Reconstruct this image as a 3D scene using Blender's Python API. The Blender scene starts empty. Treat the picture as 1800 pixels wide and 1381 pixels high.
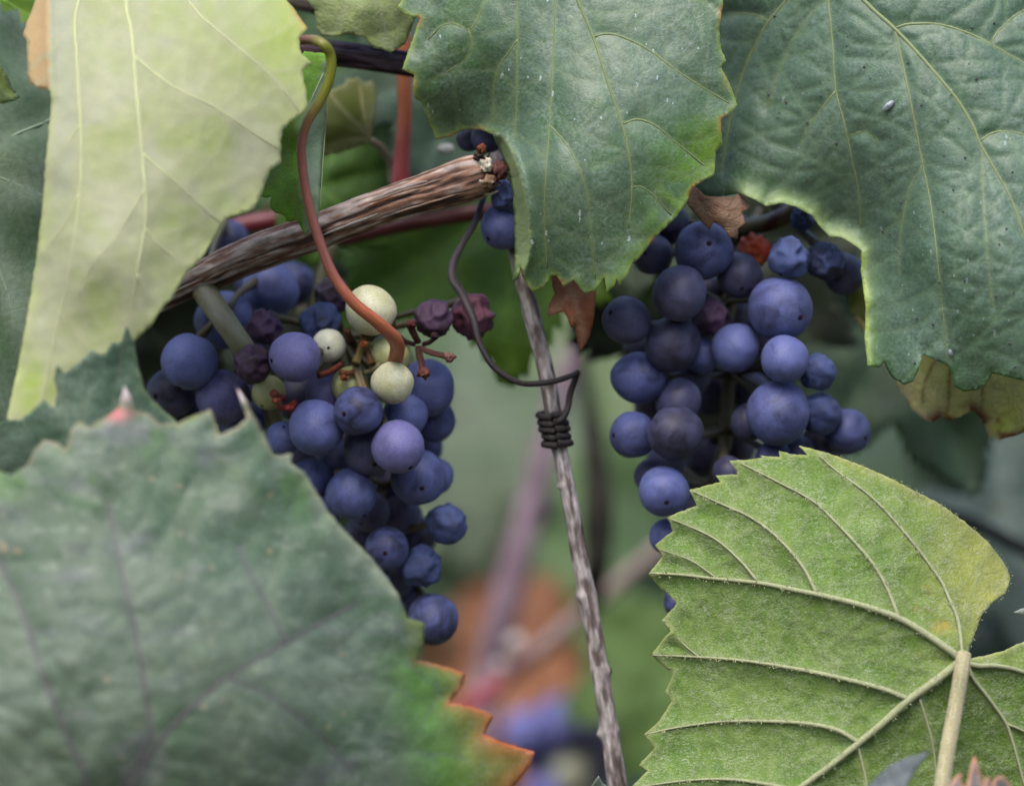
import bpy, bmesh, math, random
import numpy as np
from mathutils import Vector, Matrix, noise as mnoise
from mathutils.geometry import delaunay_2d_cdt
from mathutils.kdtree import KDTree

random.seed(7)
RNG = np.random.default_rng(7)
SC = bpy.context.scene
COL = SC.collection
R = math.radians

# ------------------------------------------------------------------ camera
CAM_D, CAM_H, SPAN = 1.2, 1.10, 0.28          # metres to the plane of focus, lens height, width seen there
cam_data = bpy.data.cameras.new('camera')
cam = bpy.data.objects.new('camera', cam_data)
COL.objects.link(cam)
cam.location = (0, -CAM_D, CAM_H)
cam.rotation_euler = (R(90), 0, 0)
cam_data.sensor_width = 36.0
cam_data.lens = 36.0 * CAM_D / SPAN
cam_data.clip_start = 0.05
cam_data.clip_end = 400.0
cam_data.dof.use_dof = True
cam_data.dof.focus_distance = CAM_D - 0.016
cam_data.dof.aperture_fstop = 5.0
cam_data.dof.aperture_blades = 7
SC.camera = cam

# ------------------------------------------------------------------ daylight: bright shade under a veiled sky
SUN_EL, SUN_AZ = R(57), R(196)                # azimuth clockwise from +Y: behind the lens and a little to the left
world = bpy.data.worlds.new('World')
SC.world = world
world.use_nodes = True
wn = world.node_tree
bg = wn.nodes['Background']
sky = wn.nodes.new('ShaderNodeTexSky')
sky.sky_type = 'NISHITA'
sky.sun_disc = False
sky.sun_elevation = SUN_EL
sky.sun_rotation = SUN_AZ
sky.air_density = 1.0
sky.dust_density = 3.0
sky.ozone_density = 1.0
wn.links.new(sky.outputs[0], bg.inputs[0])
bg.inputs[1].default_value = 0.145
sun_data = bpy.data.lights.new('sun', 'SUN')
sun_data.energy = 1.15
sun_data.angle = R(50)
sun_data.color = (1.0, 0.95, 0.87)
sun = bpy.data.objects.new('sun', sun_data)
COL.objects.link(sun)
sun.location = (-1, -3, 4)
sd = Vector((math.sin(SUN_AZ) * math.cos(SUN_EL), math.cos(SUN_AZ) * math.cos(SUN_EL), math.sin(SUN_EL)))
sun.rotation_euler = sd.to_track_quat('Z', 'Y').to_euler()
vs = SC.view_settings
vs.view_transform = 'Standard'
vs.look = 'None'
vs.gamma = 1.0
vs.exposure = 1.5
vs.use_curve_mapping = False

# ------------------------------------------------------------------ helpers
KPIG = 0.62


def S(r, g, b, k=KPIG):
    """a pigment given as the colour it has in the picture"""
    def f(c):
        c /= 255.0
        return c / 12.92 if c <= 0.04045 else ((c + 0.055) / 1.055) ** 2.4
    return np.array([f(r), f(g), f(b)]) * k


def PX(Y):
    """metres per photograph pixel at depth Y"""
    return SPAN / 1800.0 * (CAM_D + Y) / CAM_D


def at(px, py, Y):
    s = PX(Y)
    return Vector(((px - 900.0) * s, Y, CAM_H - (py - 690.5) * s))


def at_np(P, Y):
    s = SPAN / 1800.0 * (CAM_D + Y) / CAM_D
    return np.stack([(P[:, 0] - 900.0) * s, Y, CAM_H - (P[:, 1] - 690.5) * s], 1)


def tag(o, label=None, cat=None, group=None, kind=None):
    if label: o['label'] = label
    if cat: o['category'] = cat
    if group: o['group'] = group
    if kind: o['kind'] = kind
    return o


def empty(name, loc):
    o = bpy.data.objects.new(name, None)
    o.empty_display_size = 0.01
    o.location = loc
    COL.objects.link(o)
    return o


def link_mesh(name, verts, faces, mat, parent=None, colors=None, uv=None, smooth=True):
    """ONE mesh object from world coordinates, moved into its parent's space"""
    off = np.array(world_loc(parent)) if parent is not None else np.zeros(3)
    v = np.asarray(verts, float) - off
    me = bpy.data.meshes.new(name)
    me.from_pydata(v.tolist(), [], faces if isinstance(faces, list) else faces.tolist())
    if smooth:
        me.polygons.foreach_set('use_smooth', np.ones(len(me.polygons), bool))
    if colors is not None:
        ca = me.color_attributes.new('pigment', 'FLOAT_COLOR', 'POINT')
        c4 = np.ones((len(v), 4)); c4[:, :3] = colors
        ca.data.foreach_set('color', c4.ravel())
    if uv is not None:
        ul = me.uv_layers.new(name='UVMap')
        li = np.empty(len(me.loops), int)
        me.loops.foreach_get('vertex_index', li)
        ul.data.foreach_set('uv', np.asarray(uv, float)[li].ravel())
    me.materials.append(mat)
    me.update()
    o = bpy.data.objects.new(name, me)
    COL.objects.link(o)
    if parent is not None:
        o.parent = parent
    return o


def world_loc(o):
    v = Vector((0, 0, 0))
    while o is not None:
        v = v + o.location
        o = o.parent
    return v


def vnoise(P, scale, seed=0):
    """smooth value noise 0..1 on 2-D points"""
    q = P / scale + seed * 17.31
    i = np.floor(q).astype(np.int64)
    f = q - i
    f = f * f * (3 - 2 * f)

    def h(ix, iy):
        n = (ix * 374761393 + iy * 668265263 + seed * 69069) & 0x7fffffff
        n = ((n ^ (n >> 13)) * 1274126177) & 0x7fffffff
        return ((n ^ (n >> 16)) & 0xffff) / 65535.0
    a, b = h(i[:, 0], i[:, 1]), h(i[:, 0] + 1, i[:, 1])
    c, d = h(i[:, 0], i[:, 1] + 1), h(i[:, 0] + 1, i[:, 1] + 1)
    return (a * (1 - f[:, 0]) + b * f[:, 0]) * (1 - f[:, 1]) + (c * (1 - f[:, 0]) + d * f[:, 0]) * f[:, 1]


def fbm(P, scale, seed=0, oct=4):
    s, a, t = 0, 1.0, 0
    for k in range(oct):
        s = s + a * vnoise(P, scale / 2 ** k, seed + k * 5); t += a; a *= 0.55
    return s / t


def sm(x, a, b):
    t = np.clip((x - a) / (b - a), 0, 1)
    return t * t * (3 - 2 * t)


def mixc(c, target, m):
    return c * (1 - m[:, None]) + np.asarray(target)[None, :] * m[:, None]


def catmull(pts, step):
    """smooth polyline through pts (any dimension), resampled about every step units"""
    p = np.asarray(pts, float)
    if len(p) == 2:
        n = max(2, int(np.linalg.norm(p[1] - p[0]) / step) + 1)
        t = np.linspace(0, 1, n)[:, None]
        return p[0] * (1 - t) + p[1] * t
    q = np.vstack([2 * p[0] - p[1], p, 2 * p[-1] - p[-2]])
    out = []
    for k in range(1, len(q) - 2):
        a, b, c, d = q[k - 1:k + 3]
        n = max(1, int(np.linalg.norm((c - b)[:2]) / step))
        for t in np.arange(n) / n:
            out.append(0.5 * (2 * b + (c - a) * t + (2 * a - 5 * b + 4 * c - d) * t * t + (3 * b - a - 3 * c + d) * t ** 3))
    out.append(q[-2])
    return np.array(out)


def seg_dist(P, A, B, chunk=4000):
    """distance of each point to the nearest of the segments A-B"""
    out = np.empty(len(P))
    d = B - A
    L = np.maximum((d * d).sum(1), 1e-9)
    for k in range(0, len(P), chunk):
        p = P[k:k + chunk, None, :]
        t = np.clip(((p - A[None]) * d[None]).sum(2) / L[None], 0, 1)
        r = p - (A[None] + t[..., None] * d[None])
        out[k:k + chunk] = np.sqrt((r * r).sum(2).min(1))
    return out


def inside(P, poly):
    x, y = P[:, 0], P[:, 1]
    r = np.zeros(len(P), bool)
    j = len(poly) - 1
    for i in range(len(poly)):
        xi, yi = poly[i]; xj, yj = poly[j]
        if yi != yj:
            r ^= ((yi > y) != (yj > y)) & (x < (xj - xi) * (y - yi) / (yj - yi) + xi)
        j = i
    return r


def tps(ctrl):
    """thin plate spline through (x, y, value) control points"""
    c = np.asarray(ctrl, float)
    n = len(c)
    X = c[:, :2] / 1000.0

    def U(r2):
        return r2 * np.log(np.maximum(r2, 1e-12))
    K = U(((X[:, None] - X[None]) ** 2).sum(2)) + np.eye(n) * 1e-4
    Pm = np.hstack([np.ones((n, 1)), X])
    A = np.zeros((n + 3, n + 3))
    A[:n, :n] = K; A[:n, n:] = Pm; A[n:, :n] = Pm.T
    w = np.linalg.lstsq(A, np.concatenate([c[:, 2], np.zeros(3)]), rcond=None)[0]

    def f(P):
        Q = np.asarray(P, float) / 1000.0
        k = U(((Q[:, None] - X[None]) ** 2).sum(2))
        return k @ w[:n] + w[n] + Q @ w[n + 1:]
    return f


# ------------------------------------------------------------------ materials
def new_mat(name):
    m = bpy.data.materials.new(name)
    m.use_nodes = True
    return m, m.node_tree, m.node_tree.nodes['Principled BSDF']


def N(nt, kind, **kw):
    n = nt.nodes.new(kind)
    for k, v in kw.items():
        if k.startswith('i_'):
            key = k[2:]
            n.inputs[int(key) if key.isdigit() else key.replace('_', ' ')].default_value = v
        else:
            setattr(n, k, v)
    return n


def ramp(nt, fac, stops):
    n = nt.nodes.new('ShaderNodeValToRGB')
    e = n.color_ramp.elements
    while len(e) < len(stops): e.new(0.5)
    for el, (p, c) in zip(e, stops):
        el.position = p
        el.color = tuple(c) + (1,) if len(c) == 3 else c
    nt.links.new(fac, n.inputs[0])
    return n


def mixrgb(nt, fac, a, b, mode='MIX'):
    n = nt.nodes.new('ShaderNodeMix')
    n.data_type = 'RGBA'
    n.blend_type = mode
    for sock, v in ((n.inputs['Factor'], fac), (n.inputs[6], a), (n.inputs[7], b)):
        if hasattr(v, 'is_linked'):
            nt.links.new(v, sock)
        elif isinstance(v, (int, float)):
            sock.default_value = v
        else:
            sock.default_value = tuple(v) + ((1,) if len(v) == 3 else ())
    return n.outputs[2]


def leaf_mat(name, rough=0.5, spec=0.4, transl=0.25, net=1.0, speck=0.0, dust=0.0, fuzz=0.0, bump=0.35, coat=0.0, mott=1.0):
    """pigment comes with the mesh; the nodes add the finest vein net, dust, specks or felted hair"""
    m, nt, b = new_mat(name)
    L = nt.links.new
    col = N(nt, 'ShaderNodeVertexColor', layer_name='pigment').outputs[0]
    uv = N(nt, 'ShaderNodeUVMap').outputs[0]
    vor = N(nt, 'ShaderNodeTexVoronoi', feature='DISTANCE_TO_EDGE', i_Scale=8.5)
    L(uv, vor.inputs['Vector'])
    vor2 = N(nt, 'ShaderNodeTexVoronoi', feature='DISTANCE_TO_EDGE', i_Scale=21.0)
    L(uv, vor2.inputs['Vector'])
    line = ramp(nt, vor.outputs['Distance'], [(0.0, (1, 1, 1)), (0.10, (0, 0, 0))]).outputs[0]
    line2 = ramp(nt, vor2.outputs['Distance'], [(0.0, (0.6,) * 3), (0.13, (0, 0, 0))]).outputs[0]
    nz = N(nt, 'ShaderNodeTexNoise', i_Scale=3.0, i_Detail=6.0, i_Roughness=0.62)
    L(uv, nz.inputs['Vector'])
    tone = ramp(nt, nz.outputs[0], [(0.28, (1 - 0.26 * mott, 1 - 0.24 * mott, 1 - 0.22 * mott)), (0.72, (1 + 0.22 * mott, 1 + 0.2 * mott, 1 + 0.16 * mott))]).outputs[0]
    c = mixrgb(nt, 1.0, col, tone, 'MULTIPLY')
    lf = N(nt, 'ShaderNodeMath', operation='MULTIPLY', i_1=0.20 * net)
    L(line, lf.inputs[0])
    c = mixrgb(nt, lf.outputs[0], c, (0.20, 0.25, 0.13))
    lf2 = N(nt, 'ShaderNodeMath', operation='MULTIPLY', i_1=0.16 * net)
    L(line2, lf2.inputs[0])
    c = mixrgb(nt, lf2.outputs[0], c, (0.10, 0.15, 0.07))
    if dust:                                  # pale spray residue, thin and patchy
        d1 = N(nt, 'ShaderNodeTexNoise', i_Scale=1.1, i_Detail=3.0)
        L(uv, d1.inputs['Vector'])
        d2 = N(nt, 'ShaderNodeTexNoise', i_Scale=15.0, i_Detail=5.0, i_Roughness=0.7)
        L(uv, d2.inputs['Vector'])
        dm = N(nt, 'ShaderNodeMath', operation='MULTIPLY')
        L(ramp(nt, d1.outputs[0], [(0.35, (0.25,) * 3), (0.7, (1, 1, 1))]).outputs[0], dm.inputs[0])
        L(ramp(nt, d2.outputs[0], [(0.40, (0, 0, 0)), (0.75, (1, 1, 1))]).outputs[0], dm.inputs[1])
        dk = N(nt, 'ShaderNodeMath', operation='MULTIPLY', i_1=dust)
        L(dm.outputs[0], dk.inputs[0])
        c = mixrgb(nt, dk.outputs[0], c, (0.32, 0.38, 0.38))
    if speck:
        mp = N(nt, 'ShaderNodeMapping'); mp.inputs['Scale'].default_value = (1.0, 0.45, 1.0); mp.inputs['Rotation'].default_value = (0, 0, 0.2)
        L(uv, mp.inputs['Vector'])
        s1 = N(nt, 'ShaderNodeTexVoronoi', feature='F1', i_Scale=9.0)
        L(mp.outputs[0], s1.inputs['Vector'])
        sn = N(nt, 'ShaderNodeTexNoise', i_Scale=24.0, i_Detail=3.0)
        L(uv, sn.inputs['Vector'])
        sw = N(nt, 'ShaderNodeTexNoise', i_Scale=0.9, i_Detail=2.0)
        L(uv, sw.inputs['Vector'])
        sc_ = N(nt, 'ShaderNodeSeparateColor')
        L(s1.outputs['Color'], sc_.inputs[0])
        th = N(nt, 'ShaderNodeMath', operation='MULTIPLY')
        L(ramp(nt, sc_.outputs[0], [(0.35, (0, 0, 0)), (1.0, (0.17,) * 3)]).outputs[0], th.inputs[0])
        L(ramp(nt, sw.outputs[0], [(0.42, (0.1,) * 3), (0.62, (1.7,) * 3)]).outputs[0], th.inputs[1])
        jit = N(nt, 'ShaderNodeMath', operation='MULTIPLY_ADD', i_1=0.55, i_2=-0.24)
        L(sn.outputs[0], jit.inputs[0])
        ad = N(nt, 'ShaderNodeMath', operation='ADD')
        L(s1.outputs['Distance'], ad.inputs[0]); L(jit.outputs[0], ad.inputs[1])
        ls = N(nt, 'ShaderNodeMath', operation='LESS_THAN')
        L(ad.outputs[0], ls.inputs[0]); L(th.outputs[0], ls.inputs[1])
        lk = N(nt, 'ShaderNodeMath', operation='MULTIPLY', i_1=speck)
        L(ls.outputs[0], lk.inputs[0])
        c = mixrgb(nt, lk.outputs[0], c, (0.34, 0.40, 0.42))
    if fuzz:                                  # felted hair: short pale flecks
        mp2 = N(nt, 'ShaderNodeMapping'); mp2.inputs['Scale'].default_value = (14.0, 30.0, 1.0); mp2.inputs['Rotation'].default_value = (0, 0, -0.5)
        L(uv, mp2.inputs['Vector'])
        f1 = N(nt, 'ShaderNodeTexNoise', i_Scale=1.0, i_Detail=4.0, i_Distortion=1.6, i_Roughness=0.65)
        L(mp2.outputs[0], f1.inputs['Vector'])
        f2 = N(nt, 'ShaderNodeTexNoise', i_Scale=2.2, i_Detail=3.0)
        L(uv, f2.inputs['Vector'])
        fm = N(nt, 'ShaderNodeMath', operation='MULTIPLY')
        L(ramp(nt, f1.outputs[0], [(0.45, (0, 0, 0)), (0.72, (1, 1, 1))]).outputs[0], fm.inputs[0])
        L(ramp(nt, f2.outputs[0], [(0.30, (0.35,) * 3), (0.65, (1, 1, 1))]).outputs[0], fm.inputs[1])
        fk = N(nt, 'ShaderNodeMath', operation='MULTIPLY', i_1=fuzz)
        L(fm.outputs[0], fk.inputs[0])
        c = mixrgb(nt, fk.outputs[0], c, (0.36, 0.38, 0.29))
    L(c, b.inputs['Base Color'])
    b.inputs['Roughness'].default_value = rough
    b.inputs['Specular IOR Level'].default_value = spec
    if coat:
        b.inputs['Coat Weight'].default_value = coat
        b.inputs['Coat Roughness'].default_value = 0.45
    h = N(nt, 'ShaderNodeMath', operation='MULTIPLY_ADD', i_1=-0.6)
    L(line, h.inputs[0]); L(nz.outputs[0], h.inputs[2])
    h2 = N(nt, 'ShaderNodeMath', operation='MULTIPLY_ADD', i_1=-0.35)
    L(line2, h2.inputs[0]); L(h.outputs[0], h2.inputs[2])
    bp = N(nt, 'ShaderNodeBump', i_Strength=bump, i_Distance=0.0005)
    L(h2.outputs[0], bp.inputs['Height'])
    L(bp.outputs[0], b.inputs['Normal'])
    tr = N(nt, 'ShaderNodeBsdfTranslucent')
    L(mixrgb(nt, 1.0, c, (1.15, 1.25, 0.55), 'MULTIPLY'), tr.inputs[0])
    mx = N(nt, 'ShaderNodeMixShader', i_0=transl)
    L(b.outputs[0], mx.inputs[1]); L(tr.outputs[0], mx.inputs[2])
    L(mx.outputs[0], nt.nodes['Material Output'].inputs[0])
    return m


def stem_mat(name, rough=0.55, spec=0.35, fuzz=0.0, grain=0.5, bump=0.4):
    m, nt, b = new_mat(name)
    L = nt.links.new
    col = N(nt, 'ShaderNodeVertexColor', layer_name='pigment').outputs[0]
    uv = N(nt, 'ShaderNodeUVMap').outputs[0]
    mp = N(nt, 'ShaderNodeMapping'); mp.inputs['Scale'].default_value = (7.0, 0.9, 1.0)
    L(uv, mp.inputs['Vector'])
    nz = N(nt, 'ShaderNodeTexNoise', i_Scale=2.0, i_Detail=6.0, i_Roughness=0.65)
    L(mp.outputs[0], nz.inputs['Vector'])
    tone = ramp(nt, nz.outputs[0], [(0.3, (1 - grain,) * 3), (0.7, (1 + grain,) * 3)]).outputs[0]
    c = mixrgb(nt, 1.0, col, tone, 'MULTIPLY')
    if fuzz:
        f1 = N(nt, 'ShaderNodeTexNoise', i_Scale=26.0, i_Detail=4.0, i_Distortion=1.0)
        L(uv, f1.inputs['Vector'])
        fr = ramp(nt, f1.outputs[0], [(0.45, (0, 0, 0)), (0.7, (fuzz,) * 3)]).outputs[0]
        c = mixrgb(nt, fr, c, (0.42, 0.42, 0.34))
    L(c, b.inputs['Base Color'])
    b.inputs['Roughness'].default_value = rough
    b.inputs['Specular IOR Level'].default_value = spec
    bp = N(nt, 'ShaderNodeBump', i_Strength=bump, i_Distance=0.0006)
    L(nz.outputs[0], bp.inputs['Height']); L(bp.outputs[0], b.inputs['Normal'])
    return m


def grape_mat(name, skin, bloom, amount=0.55, rough=0.5, sss=0.0, freckle=0.5, wrinkle=False, fcol=(0.03, 0.015, 0.02)):
    m, nt, b = new_mat(name)
    L = nt.links.new
    tc = N(nt, 'ShaderNodeTexCoord')
    oi = N(nt, 'ShaderNodeObjectInfo')
    sh = N(nt, 'ShaderNodeVectorMath', operation='SCALE', i_0=(37.0, 91.0, 53.0))
    L(oi.outputs['Random'], sh.inputs['Scale'])
    ad = N(nt, 'ShaderNodeVectorMath', operation='ADD')
    L(tc.outputs['Object'], ad.inputs[0]); L(sh.outputs[0], ad.inputs[1])
    v = ad.outputs[0]
    n1 = N(nt, 'ShaderNodeTexNoise', i_Scale=1.1, i_Detail=7.0, i_Roughness=0.62, i_Distortion=0.7)
    n2 = N(nt, 'ShaderNodeTexNoise', i_Scale=16.0, i_Detail=5.0, i_Roughness=0.7)
    n3 = N(nt, 'ShaderNodeTexVoronoi', feature='F1', i_Scale=4.2)
    for n in (n1, n2, n3): L(v, n.inputs['Vector'])
    # how much wax is left on the skin: rubbed patches, differs from berry to berry
    k = N(nt, 'ShaderNodeMath', operation='MULTIPLY_ADD', i_1=0.35)
    L(oi.outputs['Random'], k.inputs[0]); k.inputs[2].default_value = -0.17
    s = N(nt, 'ShaderNodeMath', operation='ADD')
    L(n1.outputs[0], s.inputs[0]); L(k.outputs[0], s.inputs[1])
    w = ramp(nt, s.outputs[0], [(0.26, (max(0, amount - 0.50),) * 3), (0.46, (amount,) * 3), (0.66, (min(1, amount + 0.36),) * 3)]).outputs[0]
    c = mixrgb(nt, w, skin, bloom)
    tone = ramp(nt, n2.outputs[0], [(0.3, (0.72,) * 3), (0.7, (1.26,) * 3)]).outputs[0]
    c = mixrgb(nt, 1.0, c, tone, 'MULTIPLY')
    if freckle:
        sc_ = N(nt, 'ShaderNodeSeparateColor'); L(n3.outputs['Color'], sc_.inputs[0])
        th = ramp(nt, sc_.outputs[1], [(0.62, (0, 0, 0)), (1.0, (0.16,) * 3)]).outputs[0]
        lt = N(nt, 'ShaderNodeMath', operation='SUBTRACT'); L(th, lt.inputs[0]); L(n3.outputs['Distance'], lt.inputs[1])
        fr = N(nt, 'ShaderNodeMapRange', i_1=-0.02, i_2=0.03, i_4=freckle); L(lt.outputs[0], fr.inputs[0])
        c = mixrgb(nt, fr.outputs[0], c, fcol)
    L(c, b.inputs['Base Color'])
    rr = ramp(nt, n1.outputs[0], [(0.3, (rough - 0.07,) * 3), (0.7, (rough + 0.12,) * 3)]).outputs[0]
    L(rr, b.inputs['Roughness'])
    b.inputs['Specular IOR Level'].default_value = 0.32
    if sss:
        b.inputs['Subsurface Weight'].default_value = sss
        b.inputs['Subsurface Radius'].default_value = (1.0, 0.9, 0.4)
        b.inputs['Subsurface Scale'].default_value = 0.0035
    else:
        b.inputs['Sheen Weight'].default_value = 0.05
        b.inputs['Sheen Roughness'].default_value = 0.6
        b.inputs['Sheen Tint'].default_value = (0.55, 0.65, 1.0, 1)
    bp = N(nt, 'ShaderNodeBump', i_Strength=0.12 if not wrinkle else 0.3, i_Distance=0.03)
    L(n2.outputs[0], bp.inputs['Height']); L(bp.outputs[0], b.inputs['Normal'])
    return m


def plain_mat(name, color, rough=0.7, spec=0.2, var=0.3, scale=40.0):
    m, nt, b = new_mat(name)
    L = nt.links.new
    tc = N(nt, 'ShaderNodeTexCoord')
    n1 = N(nt, 'ShaderNodeTexNoise', i_Scale=scale, i_Detail=4.0)
    L(tc.outputs['Object'], n1.inputs['Vector'])
    tone = ramp(nt, n1.outputs[0], [(0.3, (1 - var,) * 3), (0.7, (1 + var,) * 3)]).outputs[0]
    L(mixrgb(nt, 1.0, tuple(color), tone, 'MULTIPLY'), b.inputs['Base Color'])
    b.inputs['Roughness'].default_value = rough
    b.inputs['Specular IOR Level'].default_value = spec
    return m


M = {
    'top': leaf_mat('leaf_upper_side', rough=0.48, spec=0.42, transl=0.14, net=0.5, speck=0.4, dust=0.35, bump=0.16),
    'top_dust': leaf_mat('leaf_upper_side_dusty', rough=0.46, spec=0.5, transl=0.14, net=0.5, speck=0.75, dust=0.4, bump=0.16),
    'under': leaf_mat('leaf_underside_felted', rough=0.75, spec=0.15, transl=0.25, net=0.3, fuzz=0.85, bump=0.4),
    'pale': leaf_mat('leaf_underside_pale', rough=0.7, spec=0.15, transl=0.35, net=0.25, fuzz=0.12, bump=0.08, mott=0.35),
    'soft': leaf_mat('leaf_upper_side_matt', rough=0.55, spec=0.35, transl=0.18, net=0.25, speck=0.0, dust=0.3, bump=0.15),
    'back': leaf_mat('leaf_shaded', rough=0.6, spec=0.3, transl=0.30, net=0.2, bump=0.3),
    'dry': leaf_mat('leaf_dry', rough=0.8, spec=0.15, transl=0.25, net=0.8, bump=0.8),
    'vein': stem_mat('leaf_vein', rough=0.6, spec=0.25, grain=0.2, bump=0.2),
    'vein_felt': stem_mat('leaf_vein_felted', rough=0.8, spec=0.1, fuzz=0.7, grain=0.25, bump=0.4),
    'stem': stem_mat('green_stem', rough=0.45, spec=0.4, grain=0.25, bump=0.25),
    'felt_stem': stem_mat('felted_stem', rough=0.85, spec=0.1, fuzz=0.75, grain=0.3, bump=0.5),
    'bark': stem_mat('fibrous_bark', rough=0.85, spec=0.15, grain=0.55, bump=0.9),
    'twig': stem_mat('grey_twig_bark', rough=0.85, spec=0.15, grain=0.6, bump=0.8),
    'tendril': stem_mat('dry_tendril', rough=0.6, spec=0.3, grain=0.45, bump=0.6),
    'blue': grape_mat('grape_blue_bloom', S(34, 32, 62), S(98, 107, 164), 0.55),
    'violet': grape_mat('grape_violet_bloom', S(54, 44, 78), S(114, 112, 166), 0.56),
    'far_violet': grape_mat('grape_far_violet', S(76, 76, 130), S(122, 124, 192), 0.6),
    'dull_shade': grape_mat('grape_dull_shade', S(32, 28, 46), S(82, 82, 118), 0.48),  # dull berries; skin also darkened to carry the shade in the gaps
    'white': grape_mat('grape_pale_unripe', S(196, 194, 142), S(232, 230, 204), 0.7, rough=0.36, sss=0.5, freckle=0.75, fcol=(0.10, 0.04, 0.02)),
    'green': grape_mat('grape_green_unripe', S(140, 146, 66), S(196, 198, 148), 0.5, rough=0.36, sss=0.5, freckle=0.5, fcol=(0.10, 0.04, 0.02)),
    'raisin': grape_mat('grape_shrivelled_purple', S(46, 16, 28), S(92, 62, 98), 0.36, freckle=0, wrinkle=True, rough=0.42),
    'raisin_red': grape_mat('grape_shrivelled_red', S(72, 12, 24), S(98, 50, 70), 0.32, freckle=0, wrinkle=True, rough=0.42),
    'raisin_blue': grape_mat('grape_shrivelled_blue', S(22, 24, 46), S(80, 96, 152), 0.42, freckle=0, wrinkle=True, rough=0.5),
    'rust': grape_mat('grape_dry_orange', S(190, 66, 26), S(226, 116, 66), 0.5, freckle=0.5, wrinkle=True, rough=0.6),
    'scar': plain_mat('grape_scar', S(42, 28, 34), 0.8, 0.1),
    'lint': plain_mat('white_lint', S(205, 208, 205), 0.9, 0.1, 0.1),
    'hair': plain_mat('pale_hair', S(168, 174, 130), 0.8, 0.2, 0.1),
    'drop': plain_mat('pale_dropping', S(124, 132, 136), 0.3, 0.6, 0.5, 900.0),
}


# ------------------------------------------------------------------ tubes
def tube(name, pts, radii, mat, parent=None, color=None, seg=14, step=5.0, disp=None, color_fn=None, px=True, seed=0, flat=1.0, kmul=1.0):
    """a stem along pts: (px, py, Y) in the picture or world points; radii in the same units; disp(t, angle, seed) -> factor"""
    P = np.asarray(pts, float)
    rad = np.broadcast_to(np.asarray(radii, float), (len(P),)) if np.ndim(radii) == 0 else np.asarray(radii, float)
    if px:
        C4 = catmull(np.hstack([P, rad[:, None]]), step)
        W = at_np(C4[:, :2], C4[:, 2])
        rw = C4[:, 3] * SPAN / 1800.0 * (CAM_D + C4[:, 2]) / CAM_D
    else:
        C4 = catmull(np.hstack([P, rad[:, None]]), step)
        W = C4[:, :3]; rw = C4[:, 3]
    n = len(W)
    T = np.gradient(W, axis=0)
    T /= np.maximum(np.linalg.norm(T, axis=1), 1e-12)[:, None]
    up = np.array([0, -1.0, 0])
    if abs(T[0] @ up) > 0.9: up = np.array([0, 0, 1.0])
    u = up - T[0] * (up @ T[0]); u /= np.linalg.norm(u)
    ang = np.linspace(0, 2 * math.pi, seg, endpoint=False)
    Ld = np.concatenate([[0], np.cumsum(np.linalg.norm(np.diff(W, axis=0), axis=1))])
    V, uv, tt, aa = [], [], [], []
    for i in range(n):
        u = u - T[i] * (u @ T[i]); u /= np.linalg.norm(u)
        w = np.cross(T[i], u)
        f = np.ones(seg) if disp is None else disp(np.full(seg, Ld[i]), ang, seed)
        V.append(W[i] + (rw[i] * f)[:, None] * (np.cos(ang)[:, None] * u * flat + np.sin(ang)[:, None] * w))
        uv.append(np.stack([ang / 6.28, np.full(seg, Ld[i] / 0.01)], 1))
        tt.append(np.full(seg, Ld[i] / max(Ld[-1], 1e-9))); aa.append(ang)
    V = np.vstack(V + [W[:1], W[-1:]])
    uv = np.vstack(uv + [[[0, 0]], [[0, Ld[-1] / 0.01]]])
    t = np.concatenate(tt + [[0.0], [1.0]]); a = np.concatenate(aa + [[0.0], [0.0]])
    F = []
    for i in range(n - 1):
        for j in range(seg):
            k = (j + 1) % seg
            F.append((i * seg + j, i * seg + k, (i + 1) * seg + k, (i + 1) * seg + j))
    for j in range(seg):
        k = (j + 1) % seg
        F.append((n * seg, k, j)); F.append((n * seg + 1, (n - 1) * seg + j, (n - 1) * seg + k))
    if color_fn is not None:
        c = color_fn(t, a, t * Ld[-1])
    else:
        c = np.tile(np.asarray(color), (len(V), 1))
    return link_mesh(name, V, F, mat, parent, c, uv)


# ------------------------------------------------------------------ leaves
def serrate(pts, rng, tooth=34.0, amp=9.0):
    """teeth along the stretches of an outline that lie outside the picture"""
    p = [np.array(q, float) for q in pts]
    area = sum(a[0] * b[1] - b[0] * a[1] for a, b in zip(p, p[1:] + p[:1]))
    sg = 1.0 if area > 0 else -1.0
    out = []

    def off(q): return q[0] < -4 or q[0] > 1804 or q[1] < -4 or q[1] > 1385
    for a, b in zip(p, p[1:] + p[:1]):
        out.append(a)
        L = np.linalg.norm(b - a)
        if off(a) and off(b) and L > tooth * 1.3:
            d = (b - a) / L
            nrm = np.array([d[1], -d[0]]) * sg
            k = int(L / tooth)
            for i in range(k):
                t0 = (i + 0.72) / k
                out.append(a + (b - a) * t0 + nrm * amp * rng.uniform(0.6, 1.3))
                if i < k - 1: out.append(a + (b - a) * ((i + 1) / k))
    return np.array(out)


def dense(poly, step, rng, jit=0.7):
    out = []
    m = len(poly)
    for i in range(m):
        a, b = poly[i], poly[(i + 1) % m]
        L = np.linalg.norm(b - a)
        k = max(1, int(round(L / step)))
        d = (b - a) / max(L, 1e-6); nr = np.array([d[1], -d[0]])
        for j in range(k):
            q = a + (b - a) * j / k
            if j: q = q + nr * rng.normal(0, jit)
            out.append(q)
    return np.array(out)


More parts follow.
